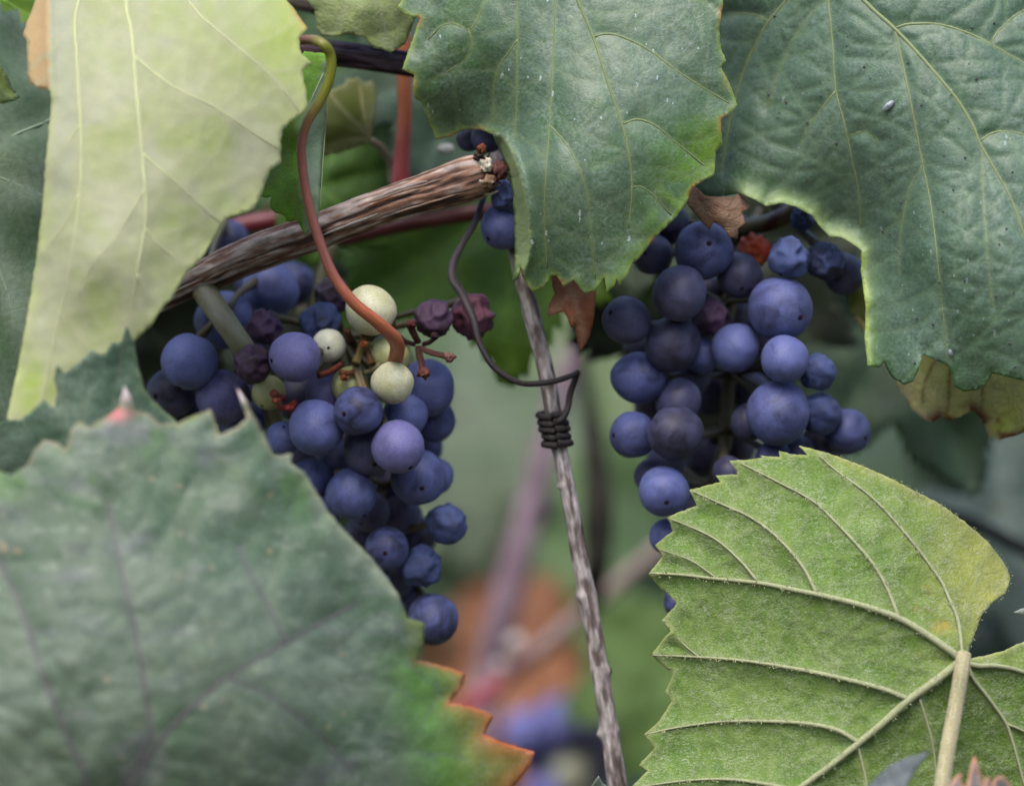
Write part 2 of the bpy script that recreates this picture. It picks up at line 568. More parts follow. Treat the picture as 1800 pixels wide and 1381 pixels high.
def blade_mesh(outline, spacing, rng, margin=0.55):
    O = dense(outline, spacing, rng, spacing * 0.1)
    lo, hi = O.min(0), O.max(0)
    xs = np.arange(lo[0], hi[0], spacing); ys = np.arange(lo[1], hi[1], spacing * 0.866)
    gx, gy = np.meshgrid(xs, ys)
    gx = gx + (np.arange(len(ys)) % 2)[:, None] * spacing / 2
    G = np.stack([gx.ravel(), gy.ravel()], 1) + rng.uniform(-0.15, 0.15, (gx.size, 2)) * spacing
    G = G[inside(G, O)]
    A, B = O, np.roll(O, -1, 0)
    G = G[seg_dist(G, A, B) > spacing * margin]
    allp = [Vector(p) for p in np.vstack([O, G]).tolist()]
    n = len(O)
    edges = [(i, (i + 1) % n) for i in range(n)]
    v, e, f, *_ = delaunay_2d_cdt(allp, edges, [], 1, 1e-5)
    P = np.array([[q.x, q.y] for q in v])
    F = [tuple(t) for t in f]
    A2 = P[np.array(F)]
    cr = (A2[:, 1, 0] - A2[:, 0, 0]) * (A2[:, 2, 1] - A2[:, 0, 1]) - (A2[:, 1, 1] - A2[:, 0, 1]) * (A2[:, 2, 0] - A2[:, 0, 0])
    F = [t if c < 0 else (t[0], t[2], t[1]) for t, c in zip(F, cr)]      # faces look at the lens
    return P, F, O


def cell_net(P, cell, rng):
    """creases between small fields of the blade: 0 on a crease, rising inside a field (real relief)"""
    lo, hi = P.min(0) - cell, P.max(0) + cell
    nx, ny = int((hi[0] - lo[0]) / cell) + 1, int((hi[1] - lo[1]) / cell) + 1
    off = rng.uniform(0.05, 0.95, (nx + 2, ny + 2, 2))
    q = (P - lo) / cell
    i = np.floor(q).astype(int)
    d = []
    for dx in (-1, 0, 1):
        for dy in (-1, 0, 1):
            ii = np.clip(i + [dx, dy], 0, [nx + 1, ny + 1])
            s = ii + off[ii[:, 0], ii[:, 1]]
            d.append(np.sqrt(((q - s) ** 2).sum(1)))
    d = np.sort(np.array(d), 0)
    return d[1] - d[0]


def leaf(name, label, outline, ctrl, mat, color_fn, veins=(), vein_col=(0.2, 0.25, 0.1), vein_mat='vein', spacing=6.0, quilt=0.0010, qw=28.0,
         crease=0.0004, cell=34.0, wave=0.0008, thick=0.00032, seed=1, petiole=None, group=None, cat='leaf', vein_lift=0.25, fold=None, sub_r=1.0, tert=0, tamp=0.0004, tcol=None):
    """one leaf: blade, its veins and its stalk, each a mesh; the outline is traced, the depth is a curved sheet through ctrl points"""
    rng = np.random.default_rng(seed)
    out = serrate(outline, rng)
    P, F, O = blade_mesh(out, spacing, rng)
    base = tps(ctrl)
    vp = [(catmull(np.array(v[0], float), 8.0), v[1], v[2]) for v in veins]
    de = seg_dist(P, O, np.roll(O, -1, 0))
    if vp:
        A = np.vstack([v[0][:-1] for v in vp]); B = np.vstack([v[0][1:] for v in vp])

    def depth(Q, de_=None, rel=True):
        y = base(Q)
        if fold is not None: y = y + fold(Q)
        if rel:
            if vp:
                dv_ = seg_dist(Q, A, B)
                y = y - quilt * (1 - np.exp(-(dv_ / qw)))
            y = y + (fbm(Q, 130.0, seed + 3, 3) - 0.5) * wave * 3.0
        return y
    dv = seg_dist(P, A, B) if vp else np.full(len(P), 999.0)
    dt = None
    if tert and vp:
        T3 = tertiary(vp, O, tert, rng)
        kd_pts = np.vstack([t[:-1] + (t[1:] - t[:-1]) * f for t in T3 for f in (0.0, 0.34, 0.67)])
        kd = KDTree(len(kd_pts))
        for i_, q_ in enumerate(kd_pts): kd.insert((q_[0], q_[1], 0), i_)
        kd.balance()
        dt = np.array([kd.find((q_[0], q_[1], 0))[2] for q_ in P])
    net = cell_net(P, cell, rng)
    y = depth(P) - crease * (1 - np.exp(-net * 4.0)) + (fbm(P, 46.0, seed + 9, 2) - 0.5) * wave * np.exp(-de / 35.0) * 3.0
    if dt is not None: y = y - tamp * (1 - np.exp(-(dt / 9.0))) * np.minimum(1, de / 14.0) * (1 - np.exp(-(dv / 12.0) ** 2))
    W = at_np(P, y)
    col = color_fn(P, dv, de, net)
    if dt is not None and tcol is not None: col = mixc(col, tcol, np.exp(-(dt / 3.6) ** 2) * 0.6 * (0.4 + 0.6 * vnoise(P, 40, seed)))
    root_px = petiole[0][0] if petiole is not None else P.mean(0)
    rp = np.array([root_px[:2]], float)
    root = empty(name, at(rp[0, 0], rp[0, 1], float(base(rp)[0])))
    tag(root, label, cat, group)
    b = link_mesh('blade', W, F, M[mat], root, col, np.stack([P[:, 0], -P[:, 1]], 1) / 100.0)
    so = b.modifiers.new('thickness', 'SOLIDIFY'); so.thickness = thick; so.offset = -1.0 if thick > 0 else 1.0
    for v, r0, r1 in vp:
        y = depth(v)
        rr = np.linspace(r0, r1, len(v)) * sub_r
        yy = y - rr * PX(0) * vein_lift
        tube('vein', np.column_stack([v, yy]), rr, M[vein_mat], root, color=vein_col, seg=8, step=9.0, seed=seed)
    if petiole is not None:
        pts, r0, r1, pc, pm = petiole
        tube('petiole', pts, np.linspace(r0, r1, len(pts)), M[pm], root, color=pc, seg=14, step=5.0)
    return root, depth


def simple_color(c1, c2, scale=120, seed=0, vein=None, vw=5.0, edge=None, ew=8.0, amt=1.0):
    def f(P, dv, de, net):
        n = fbm(P, scale, seed)
        c = mixc(np.tile(np.asarray(c1), (len(P), 1)), c2, sm(n, 0.32, 0.68) * amt)
        if vein is not None: c = mixc(c, vein, np.exp(-(dv / vw) ** 2) * 0.7)
        if edge is not None: c = mixc(c, edge, np.exp(-de / ew) * (0.35 + 0.65 * vnoise(P, 60, seed + 2)))
        return c
    return f


def tertiary(vp, O, spacing, rng, angle=58.0, maxlen=240.0):
    """the cross veins between the ribs: short arcs that leave a rib and stop at the next one"""
    Apt = np.vstack([v[0] for v in vp]); own = np.concatenate([np.full(len(v[0]), k) for k, v in enumerate(vp)])
    out = []
    for k, v in enumerate(vp):
        p = v[0]
        L = np.concatenate([[0], np.cumsum(np.linalg.norm(np.diff(p, axis=0), axis=1))])
        for sgn in (-1, 1):
            a = rng.uniform(0.3, 1.0) * spacing
            while a < L[-1] * 0.97:
                i = min(len(p) - 2, int(np.searchsorted(L, a)))
                d = p[i + 1] - p[i]; th = math.atan2(d[1], d[0]) + sgn * R(angle + rng.uniform(-10, 10))
                q = p[i].copy(); line = [q.copy()]; bend = sgn * rng.uniform(-0.012, 0.03); ok = False
                for stp in range(int(maxlen / 6)):
                    th += bend + rng.normal(0, 0.05)
                    q = q + 6 * np.array([math.cos(th), math.sin(th)])
                    line.append(q.copy())
                    dd = np.sqrt(((Apt - q) ** 2).sum(1)); j = int(dd.argmin())
                    if stp > 3 and dd[j] < 7 and (own[j] != k or stp > 8): ok = True; break
                if len(line) > 4: out.append(np.array(line))
                a += spacing * rng.uniform(0.7, 1.35)
    return out


# generic palmate leaf for the leaves that are out of focus
HALF = [(0, 1.0), (11, .84), (22, .74), (31, .60), (40, .74), (53, .92), (66, .80), (80, .60), (92, .70), (107, .80), (126, .70), (146, .62), (162, .50), (174, .22)]


def palmate(rng, size):
    pol = [(a, r) for a, r in HALF] + [(360 - a, r) for a, r in reversed(HALF[1:])]
    pts = []
    for k, (a, r) in enumerate(pol):
        a2, r2 = pol[(k + 1) % len(pol)]
        if a2 < a: a2 += 360
        nt_ = 3
        for j in range(nt_):
            t = j / nt_
            aa = a + (a2 - a) * t; rr = (r + (r2 - r) * t) * size * rng.uniform(0.96, 1.04)
            pts.append((aa, rr))
            if rr > 0.4 * size: pts.append((a + (a2 - a) * (j + 0.62) / nt_, (r + (r2 - r) * (t + 0.2)) * size * rng.uniform(1.03, 1.08)))
    return np.array([(rr * math.sin(R(aa)), rr * math.cos(R(aa))) for aa, rr in pts])


def free_leaf(name, label, px, py, Y, size_px, roll, tilt, turn, c1, c2, mat='back', seed=1, group=None, curl=0.18, petiole_to=None, pcol=None, fine=26):
    """a whole vine leaf by its stalk point: roll in the picture plane (0 = tip up), tilt leans the tip to the lens, turn about the upright axis"""
    rng = np.random.default_rng(seed)
    size = size_px * PX(Y)
    out = palmate(rng, 300.0)
    P, F, O = blade_mesh(out, fine, rng)
    de = seg_dist(P, O, np.roll(O, -1, 0))
    vpol = [np.array([(0, 0), (300 * r * math.sin(R(a)), 300 * r * math.cos(R(a)))]) * 0.94 for a, r in ((0, 1), (53, .92), (-53, .92), (107, .8), (-107, .8))]
    A = np.array([v[0] for v in vpol]); B = np.array([v[1] for v in vpol])
    dv = seg_dist(P, A, B)
    q = P / 300.0
    h = -curl * (q[:, 0] ** 2 * 0.9 + np.maximum(q[:, 1], 0) ** 2 * 0.8) + 0.05 * (1 - np.exp(-dv / 30.0)) + (fbm(P, 110, seed, 2) - 0.5) * 0.22
    X = np.stack([q[:, 0] * size, q[:, 1] * size, h * size], 1)
    # local x right, y tip, z towards the lens
    Bm = Matrix(((1, 0, 0), (0, 0, -1), (0, 1, 0)))
    Rm = Bm @ Matrix.Rotation(R(turn), 3, 'Y') @ Matrix.Rotation(R(-tilt), 3, 'X') @ Matrix.Rotation(R(-roll), 3, 'Z')
    Wp = X @ np.array(Rm).T
    loc = at(px, py, Y)
    root = empty(name, loc)
    tag(root, label, 'leaf', group)
    n = fbm(P, 90, seed + 4)
    col = mixc(np.tile(np.asarray(c1), (len(P), 1)), c2, sm(n, 0.3, 0.7))
    col = mixc(col, np.asarray(c2) * 1.35 + 0.01, np.exp(-(dv / 9.0) ** 2) * 0.7)
    F = [(a, c, b) for a, b, c in F]
    b = link_mesh('blade', Wp + np.array(loc), F, M[mat], root, col, P / 100.0)
    so = b.modifiers.new('thickness', 'SOLIDIFY'); so.thickness = 0.0003
    pcol = np.asarray(pcol if pcol is not None else S(120, 105, 75))
    Mr = np.array(Rm)
    for v in vpol:
        t = np.linspace(0, 1, 7)[:, None]
        L2 = v[0] * (1 - t) + v[1] * t
        hq = L2 / 300.0
        hh = -curl * (hq[:, 0] ** 2 * 0.9 + np.maximum(hq[:, 1], 0) ** 2 * 0.8) + (fbm(L2, 110, seed, 2) - 0.5) * 0.22
        V3 = np.stack([hq[:, 0] * size, hq[:, 1] * size, hh * size + 0.0002], 1) @ Mr.T + np.array(loc)
        tube('vein', V3, np.linspace(0.008, 0.002, 7) * size, M['vein'], root, color=np.asarray(c2) * 1.5 + 0.02, seg=6, step=size / 10, px=False)
    end = np.array(petiole_to) if petiole_to is not None else np.array(loc) + np.array([rng.uniform(-.3, .3) * size, 0.25 * size, -0.1 * size]) - Mr[:, 1] * 0.45 * size
    mid = (np.array(loc) + end) / 2 + np.array([0, 0.02 * size, 0.1 * size])
    tube('petiole', np.array([np.array(loc) + [0, 0.0004, 0], mid, end]), 0.016 * size, M['stem'], root, color=pcol, seg=8, step=size / 12, px=False)
    return root


# ------------------------------------------------------------------ setting: ground, far rows
def ground():
    n = 60
    g = np.linspace(-1, 1, n)
    g = np.sign(g) * np.abs(g) ** 2.2 * 150
    X, Yg = np.meshgrid(g, g)
    P = np.stack([X.ravel(), Yg.ravel()], 1)
    Z = (fbm(P, 0.8, 3) - 0.5) * 0.05
    V = np.column_stack([P, Z])
    F = [(j * n + i, j * n + i + 1, (j + 1) * n + i + 1, (j + 1) * n + i) for j in range(n - 1) for i in range(n - 1)]
    m, nt, b = new_mat('soil_and_dry_grass')
    L = nt.links.new
    tc = N(nt, 'ShaderNodeTexCoord')
    n1 = N(nt, 'ShaderNodeTexNoise', i_Scale=2.5, i_Detail=8.0)
    L(tc.outputs['Object'], n1.inputs['Vector'])
    L(ramp(nt, n1.outputs[0], [(0.35, (0.07, 0.09, 0.03)), (0.5, (0.12, 0.10, 0.06)), (0.68, (0.20, 0.16, 0.10))]).outputs[0], b.inputs['Base Color'])
    b.inputs['Roughness'].default_value = 0.95
    o = link_mesh('ground', V, F, m)
    tag(o, kind='structure')


ground()


def foliage_mass(name, label, y0, y1, x0, x1, z0, z1, count, size, cols, seed, kind='stuff'):
    """the next vine row: a deep hedge of separate small leaves, seen only as blur, or added unseen to block light"""
    rng = np.random.default_rng(seed)
    shape = np.array([(0, -.5), (.38, -.38), (.5, .05), (.27, .18), (0, .6), (-.27, .18), (-.5, .05), (-.38, -.38)])
    m = len(shape)
    c = np.column_stack([rng.uniform(x0, x1, count), rng.uniform(y0, y1, count), rng.uniform(z0, z1, count)])
    s = rng.uniform(0.6, 1.25, count) * size
    n = rng.normal(0, 1, (count, 3)) * 0.65 + np.array([0, -0.75, 0.55])
    n /= np.linalg.norm(n, axis=1)[:, None]
    a = rng.normal(0, 1, (count, 3)) + np.array([0, 0, -1.2])
    a -= n * (a * n).sum(1)[:, None]; a /= np.linalg.norm(a, axis=1)[:, None]
    b = np.cross(n, a)
    V = c[:, None] + s[:, None, None] * (shape[None, :, :1] * b[:, None] + shape[None, :, 1:] * a[:, None]) - (s[:, None] * 0.35 * (shape[None, :, 0] ** 2))[..., None] * n[:, None]
    ctr = c + n * (s * 0.06)[:, None]
    V = np.concatenate([V, ctr[:, None]], 1)
    Vf = V.reshape(-1, 3)
    F = (np.arange(count)[:, None, None] * (m + 1) + np.array([(i, (i + 1) % m, m) for i in range(m)])[None]).reshape(-1, 3)
    ci = rng.choice(len(cols), count, p=np.array([w for _, w in cols]) / sum(w for _, w in cols))
    cc = np.array([k for k, _ in cols])[ci] * rng.uniform(0.75, 1.25, (count, 1))
    # whole shoots yellow or rust together
    col = np.repeat(cc, m + 1, 0)
    o = link_mesh(name, Vf, F, M['back'], None, col, Vf[:, [0, 2]] * 20)
    tag(o, label, 'foliage', None, kind)
    return o


foliage_mass('vine_row_foliage', 'blurred grey green foliage of the next vine row', 1.25, 1.9, -1.8, 1.8, 0.25, 1.75, 9000, 0.10,
             [(S(132, 152, 124), 5), (S(150, 164, 146), 4), (S(92, 114, 72), 2), (S(130, 112, 98), 1)], 5)
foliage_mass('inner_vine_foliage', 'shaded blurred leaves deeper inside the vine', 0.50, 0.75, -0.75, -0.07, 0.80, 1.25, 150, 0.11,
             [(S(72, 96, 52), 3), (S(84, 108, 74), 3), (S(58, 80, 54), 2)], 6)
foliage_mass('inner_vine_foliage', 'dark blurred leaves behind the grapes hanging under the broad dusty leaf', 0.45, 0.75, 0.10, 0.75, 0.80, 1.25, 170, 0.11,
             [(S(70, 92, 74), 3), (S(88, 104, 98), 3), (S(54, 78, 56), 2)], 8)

foliage_mass('vine_row_foliage', 'unseen vine row across the path, added behind the camera to cut low light', -4.2, -3.4, -7.0, 7.0, 0.15, 1.95, 3200, 0.22,
             [(S(84, 106, 66), 3), (S(96, 118, 84), 3)], 31)  # out of view, added to darken the low front light
foliage_mass('bounce_block_foliage', 'unseen vine leaves added below the view to block ground bounce', 0.06, 0.30, -0.85, 0.85, 0.60, 0.955, 160, 0.12,
             [(S(72, 96, 52), 3), (S(84, 108, 74), 3)], 22)  # out of view, added to stop light bouncing up from the ground

# ------------------------------------------------------------------ leaves behind the grapes
DG, MG, BG_ = S(40, 66, 34), S(66, 104, 30), S(84, 118, 44)
free_leaf('vine_leaf', 'broad deep green leaf behind the shrivelled berries and the thin twig', 900, 350, 0.105, 380, 232, 30, -6, S(92, 134, 24), S(106, 144, 42), seed=11, curl=0.12, fine=15)
free_leaf('vine_leaf', 'dark green leaf with a white fleck behind the end of the woody cane', 812, 130, 0.075, 270, 200, 26, 8, S(50, 80, 54), S(72, 98, 80), seed=12, curl=0.1, fine=15)
free_leaf('vine_leaf', 'dark leaf between the small olive leaf and the orange shoot', 640, 80, 0.10, 240, 170, 5, -10, S(46, 76, 40), S(60, 92, 54), seed=13, fine=15)
free_leaf('vine_leaf', 'bright green leaf under the small olive leaf, above the woody cane', 560, 330, 0.085, 170, 75, 10, 0, S(66, 108, 24), S(84, 124, 40), seed=14, fine=15)
free_leaf('vine_leaf', 'broad dark green leaf in the shade right of the hanging grapes', 1580, 560, 0.13, 330, 160, 22, 12, S(44, 68, 44), S(58, 84, 58), seed=15, curl=0.1, fine=15)
free_leaf('vine_leaf', 'dark leaf seen through the gap between the upper right leaf and the grapes', 1400, 470, 0.15, 260, 215, 25, -15, S(48, 72, 50), S(70, 92, 72), seed=16, fine=15)
free_leaf('vine_leaf', 'grey green leaf in the gap beside the notch of the felted leaf', 1760, 900, 0.24, 330, 120, 25, 25, S(70, 88, 80), S(90, 104, 96), seed=17, fine=18)
free_leaf('vine_leaf', 'deep shaded leaf just under the dark stem at the right', 1730, 1120, 0.26, 260, 215, 10, -20, S(58, 76, 70), S(76, 92, 86), seed=27, fine=18)
free_leaf('vine_leaf', 'rust orange leaf, blurred, behind the lower part of the grey twig', 1000, 1170, 0.58, 290, 196, 25, 10, S(160, 102, 66), S(172, 116, 84), seed=18, fine=18)
free_leaf('vine_leaf', 'brown orange leaf, blurred, beside the lowest dark grape', 835, 1180, 0.62, 240, 160, 20, -10, S(146, 108, 78), S(160, 116, 88), seed=19, fine=18)
free_leaf('vine_leaf', 'soft green blurred leaf between the grey twig and the felted leaf', 1190, 960, 0.60, 330, 205, 32, 0, S(108, 142, 84), S(128, 156, 106), seed=20, fine=18)
free_leaf('vine_leaf', 'darker green blurred leaf low down between twig and felted leaf', 1190, 1190, 0.48, 230, 200, 15, 10, S(84, 116, 50), S(104, 134, 68), seed=21, fine=18)
free_leaf('vine_leaf', 'pale grey green blurred leaf between the two bunches of grapes', 800, 720, 0.80, 330, 120, 35, 0, S(106, 128, 98), S(126, 142, 118), seed=22, fine=18)
free_leaf('vine_leaf', 'blurred olive leaf beneath the coiled tendril', 1080, 560, 0.56, 240, 190, 35, 20, S(96, 118, 74), S(120, 138, 98), seed=23, fine=18)
free_leaf('vine_leaf', 'grey green leaf behind the pale leaf at the edge of the picture', -70, 300, -0.005, 520, 165, 20, 22, S(76, 104, 66), S(108, 126, 102), mat='soft', seed=24, curl=0.1, fine=13)
free_leaf('vine_leaf', 'bright green leaf peeping past the pale flap in the top corner', -30, -20, 0.03, 220, 120, 10, 0, S(88, 132, 30), S(112, 150, 48), seed=25, fine=15)
free_leaf('vine_leaf', 'yellow green curled leaf at the edge beside the pale flap', -75, 120, -0.05, 130, 100, 30, 30, S(100, 118, 30), S(120, 138, 56), mat='soft', seed=26, curl=0.5, fine=15)
free_leaf('vine_leaf', 'leaf blackened for the shade in the hollow left of the blue grapes', 210, 520, 0.085, 270, 140, -10, 0, S(22, 34, 22), S(36, 54, 30), seed=28, fine=15)  # near-black pigment carries the shade of the hollow
free_leaf('vine_leaf', 'leaf coloured dark as deep shade behind the hanging bunch of grapes', 1265, 450, 0.12, 330, 185, 5, 0, S(24, 34, 22), S(40, 54, 34), seed=30, fine=15)  # deep shade put into the pigment, here and on the next leaf
free_leaf('vine_leaf', 'leaf coloured dark as deep shade behind the bunch with pale berries', 540, 600, 0.13, 230, 165, 5, 0, S(24, 34, 22), S(38, 52, 32), seed=31, fine=15)

free_leaf('vine_leaf', 'muted grey green leaf between the toothed tip of the middle leaf and the hanging grapes', 1105, 395, 0.09, 150, 178, 14, -8, S(62, 82, 58), S(84, 100, 80), seed=32, fine=15)

# ------------------------------------------------------------------ canes and shoots
def bark_disp(depth=0.10, k=9, seedk=0, grain=0.030):
    def f(L, ang, seed):
        P = np.stack([ang / (2 * math.pi) * k, L / grain], 1)
        # seam-free around the stem: blend both ends
        w = ang / (2 * math.pi)
        a = fbm(P, 0.42, seed + seedk, 4); b = fbm(P - [k, 0], 0.42, seed + seedk, 4)
        n = a * (1 - w) + b * w
        return 1 + (n - 0.5) * 2 * depth + 0.05 * np.sin(ang * 2 + L * 30)
    return f


def bark_color(light, mid, dark, k=9, seed=0, seedk=0, grain=0.030):
    def f(t, ang, L):
        P = np.stack([ang / (2 * math.pi) * k, L / grain], 1)
        w = ang / (2 * math.pi)
        n = fbm(P, 0.42, seed + seedk, 4) * (1 - w) + fbm(P - [k, 0], 0.42, seed + seedk, 4) * w
        n2 = fbm(P * [1.7, 0.6], 0.5, seed + 31, 3)
        c = mixc(np.tile(dark, (len(t), 1)), mid, sm(n, 0.36, 0.50))
        return mixc(c, light, sm(n, 0.47, 0.58) * sm(n2, 0.30, 0.50))
    return f


cane = empty('woody_cane', at(340, 496, 0.012))
tag(cane, 'thick brown woody cane with peeling striped bark and a broken end', 'cane')
cane_pts = [(60, 590, 0.03), (200, 548, 0.022), (310, 508, 0.014), (440, 449, 0.008), (560, 406, 0.004), (690, 357, 0.0), (765, 334, -0.001), (828, 314, 0.0), (858, 306, 0.002)]
cane_r = [26, 27, 29, 33, 32, 31, 34, 38, 30]
tube('bark', cane_pts, cane_r, M['bark'], cane, seg=72, step=4.0, disp=bark_disp(0.13, 11), color_fn=bark_color(S(178, 164, 156), S(138, 104, 86), S(74, 56, 50), 11))
rg = random.Random(4)
for k in range(11):                           # peeling strips standing off the bark
    t0 = rg.uniform(0.25, 0.8)
    C = catmull(np.array(cane_pts, float), 5.0)
    i0 = int(t0 * len(C)); i1 = min(len(C) - 3, i0 + rg.randint(14, 34))
    seg_ = C[i0:i1:4]
    dy = rg.uniform(-24, 20)
    pts = [(x, y + dy + rg.uniform(-1, 1), Yv - math.sqrt(max(33 ** 2 - dy ** 2, 0)) * PX(0) - 0.0002) for x, y, Yv in seg_]
    if len(pts) > 2:
        tube('bark_strip', pts, [rg.uniform(1.5, 2.6) if 0 < j < len(pts) - 1 else 0.7 for j in range(len(pts))], M['bark'], cane,
             color=[S(176, 150, 132), S(146, 98, 68), S(196, 186, 178)][k % 3], seg=6, step=6)
for k in range(16):                           # splintered fibres of the broken end
    a = rg.uniform(0, 6.28); r_ = rg.uniform(4, 32)
    x0, y0 = 846 + rg.uniform(-6, 6), 308 + math.sin(a) * r_
    yy = -math.cos(a) * r_ * PX(0)
    ln = rg.uniform(14, 36)
    tube('splinter', [(x0, y0, yy), (x0 + ln * .5, y0 + rg.uniform(-5, 5), yy), (x0 + ln, y0 + rg.uniform(-12, 12), yy - 0.001)], [4, 3, 1], M['bark'], cane,
         color=[S(60, 42, 36), S(150, 112, 88), S(90, 60, 46), S(196, 180, 160)][k % 4], seg=6, step=5)
kb = bmesh.new(); bmesh.ops.create_icosphere(kb, subdivisions=3, radius=1)


def icos(sub):
    b = bmesh.new(); bmesh.ops.create_icosphere(b, subdivisions=sub, radius=1.0)
    V = np.array([v.co[:] for v in b.verts]); F = [tuple(v.index for v in f.verts) for f in b.faces]
    b.free(); return V, F


kb.free()
V3, F3 = icos(3)
for (x, y, rx, ry, c) in ((853, 290, 11, 13, S(205, 196, 176)), (842, 276, 10, 7, S(60, 46, 42)), (878, 300, 13, 17, S(96, 60, 56)), (858, 318, 12, 12, S(150, 120, 96)), (846, 262, 8, 9, S(112, 66, 48))):
    p = at(x, y, -0.004)
    dn = np.array([mnoise.noise(Vector(v) * 2.2 + Vector((x, y, 0))) for v in V3])
    V = V3 * np.array([rx, 10, ry]) * PX(0) * (1 + 0.75 * dn[:, None]) + np.array(p)
    link_mesh('bud_scale', V, F3, M['bark'], cane, np.tile(c, (len(V), 1)), V[:, [0, 2]] * 100)

uc = empty('woody_cane', at(625, 95, 0.025))
tag(uc, 'dark purplish upper cane crossing behind the curled red stalk', 'cane')
tube('bark', [(330, 62, 0.03), (470, 78, 0.026), (540, 88, 0.024), (620, 98, 0.022), (700, 110, 0.022), (800, 126, 0.03), (930, 150, 0.04)], [23, 23, 24, 24, 23, 24, 24], M['bark'], uc, seg=44, step=5,
     disp=bark_disp(0.08, 9, 40), color_fn=bark_color(S(112, 96, 112), S(82, 60, 66), S(44, 32, 36), 9, seedk=40), seed=0)
uc2 = empty('woody_cane', at(540, 5, 0.04))
tag(uc2, 'short dark cane at the top edge beside the pale leaf', 'cane')
tube('bark', [(430, -22, 0.05), (520, 2, 0.045), (580, 18, 0.045), (700, 50, 0.05)], 15, M['bark'], uc2, seg=24, step=6, disp=bark_disp(0.1, 7, 9), color_fn=bark_color(S(96, 88, 84), S(70, 62, 54), S(36, 32, 30), 7, seedk=9))

orange = empty('green_shoot', at(706, 320, 0.045))
tag(orange, 'upright orange red shoot between dark leaves, behind the woody cane', 'shoot')


def shoot_col(top, bottom, a=0.6, b=0.95):
    def f(t, ang, L):
        return mixc(np.tile(top, (len(t), 1)), bottom, sm(t, a, b))
    return f


tube('stalk', [(708, 60, 0.05), (710, 130, 0.048), (712, 200, 0.046), (707, 270, 0.045), (704, 325, 0.045), (700, 352, 0.046)], [14, 14, 13, 14, 17, 15], M['stem'], orange, seg=20, step=6, color_fn=shoot_col(S(158, 84, 42), S(160, 58, 62), 0.45, 0.8))
tube('side_stalk', [(652, 246, 0.044), (672, 262, 0.046), (688, 288, 0.048), (692, 322, 0.05)], [6, 7, 8, 11], M['stem'], orange, seg=12, step=5, color=S(128, 118, 96))

purp = empty('green_shoot', at(560, 355, 0.10))
tag(purp, 'blurred purple and red shoot running behind the woody cane', 'shoot')
tube('stalk', [(360, 420, 0.09), (430, 396, 0.09), (500, 382, 0.09), (600, 345, 0.092), (690, 318, 0.09), (760, 292, 0.1)], [19, 18, 17, 17, 18, 15], M['stem'], purp, seg=18, step=8, color_fn=lambda t, a, L: mixc(np.tile(S(112, 30, 46), (len(t), 1)), S(128, 108, 134), sm(t, 0.3, 0.5)))
drs = empty('green_shoot', at(780, 385, 0.06))
tag(drs, 'dark red shoot in the shade under the broken end of the cane', 'shoot')
tube('stalk', [(600, 420, 0.07), (700, 396, 0.062), (790, 381, 0.06), (850, 372, 0.06), (960, 360, 0.075)], 15, M['stem'], drs, seg=16, step=8, color=S(84, 26, 26))

fc = empty('distant_cane_shape', at(900, 1040, 0.44))
tag(fc, 'blurred mauve cane slanting down between the bunches behind the grey twig', 'cane')
tube('bark', [(1050, 560, 0.44), (1002, 640, 0.44), (962, 770, 0.44), (925, 920, 0.44), (888, 1060, 0.44), (850, 1240, 0.44), (820, 1420, 0.37)], [20, 20, 22, 26, 28, 26, 26], M['bark'], fc, seg=20, step=10, disp=bark_disp(0.06, 7, 3), color_fn=bark_color(S(158, 138, 150), S(142, 120, 132), S(114, 92, 102), 7, seedk=3))
fs = empty('distant_shoot', at(925, 1160, 0.40))
tag(fs, 'blurred pink and red shoot crossing the orange leaf behind the grey twig', 'shoot')
tube('stalk', [(1200, 930, 0.40), (1146, 975, 0.40), (1069, 1039, 0.40), (980, 1116, 0.40), (925, 1160, 0.40), (859, 1216, 0.40), (800, 1270, 0.33)], [15, 15, 15, 16, 17, 16, 15], M['stem'], fs, seg=16, step=10, color_fn=lambda t, a, L: mixc(np.tile(S(140, 122, 116), (len(t), 1)), S(170, 74, 84), sm(t, 0.35, 0.62)))
for x, y, r_ in ((905, 1130, 17), (880, 1172, 12)):
    dn = np.array([mnoise.noise(Vector(v) * 1.7 + Vector((x, y, 0))) for v in V3])
    V = V3 * r_ * PX(0.39) * (1 + 0.2 * dn[:, None]) + np.array(at(x, y, 0.39))
    link_mesh('bud', V, F3, M['bark'], fs, np.tile(S(190, 180, 178), (len(V), 1)), V[:, [0, 2]])
dk = empty('distant_cane_shape', at(1045, 900, 0.33))  # cane-shaped dark strip standing in for a shadowed gap
tag(dk, 'dark blurred strip for the shadowed gap just right of the grey twig', 'cane')
tube('bark', [(1010, 560, 0.34), (1030, 700, 0.34), (1048, 830, 0.335), (1052, 930, 0.33), (1044, 1030, 0.34), (1035, 1090, 0.44)], [10, 12, 24, 28, 20, 8], M['bark'], dk, seg=16, step=10, disp=bark_disp(0.12, 7, 6), color_fn=bark_color(S(62, 58, 50), S(44, 42, 34), S(26, 26, 22), 7, seedk=6))
ds = empty('distant_shoot', at(1750, 940, 0.20))
tag(ds, 'dark thin stem slanting through the gap at the right', 'stem')
tube('stalk', [(1500, 860, 0.22), (1620, 890, 0.2), (1710, 920, 0.2), (1800, 966, 0.2), (1950, 1040, 0.21)], 13, M['twig'], ds, seg=14, step=10, color=S(40, 42, 44))

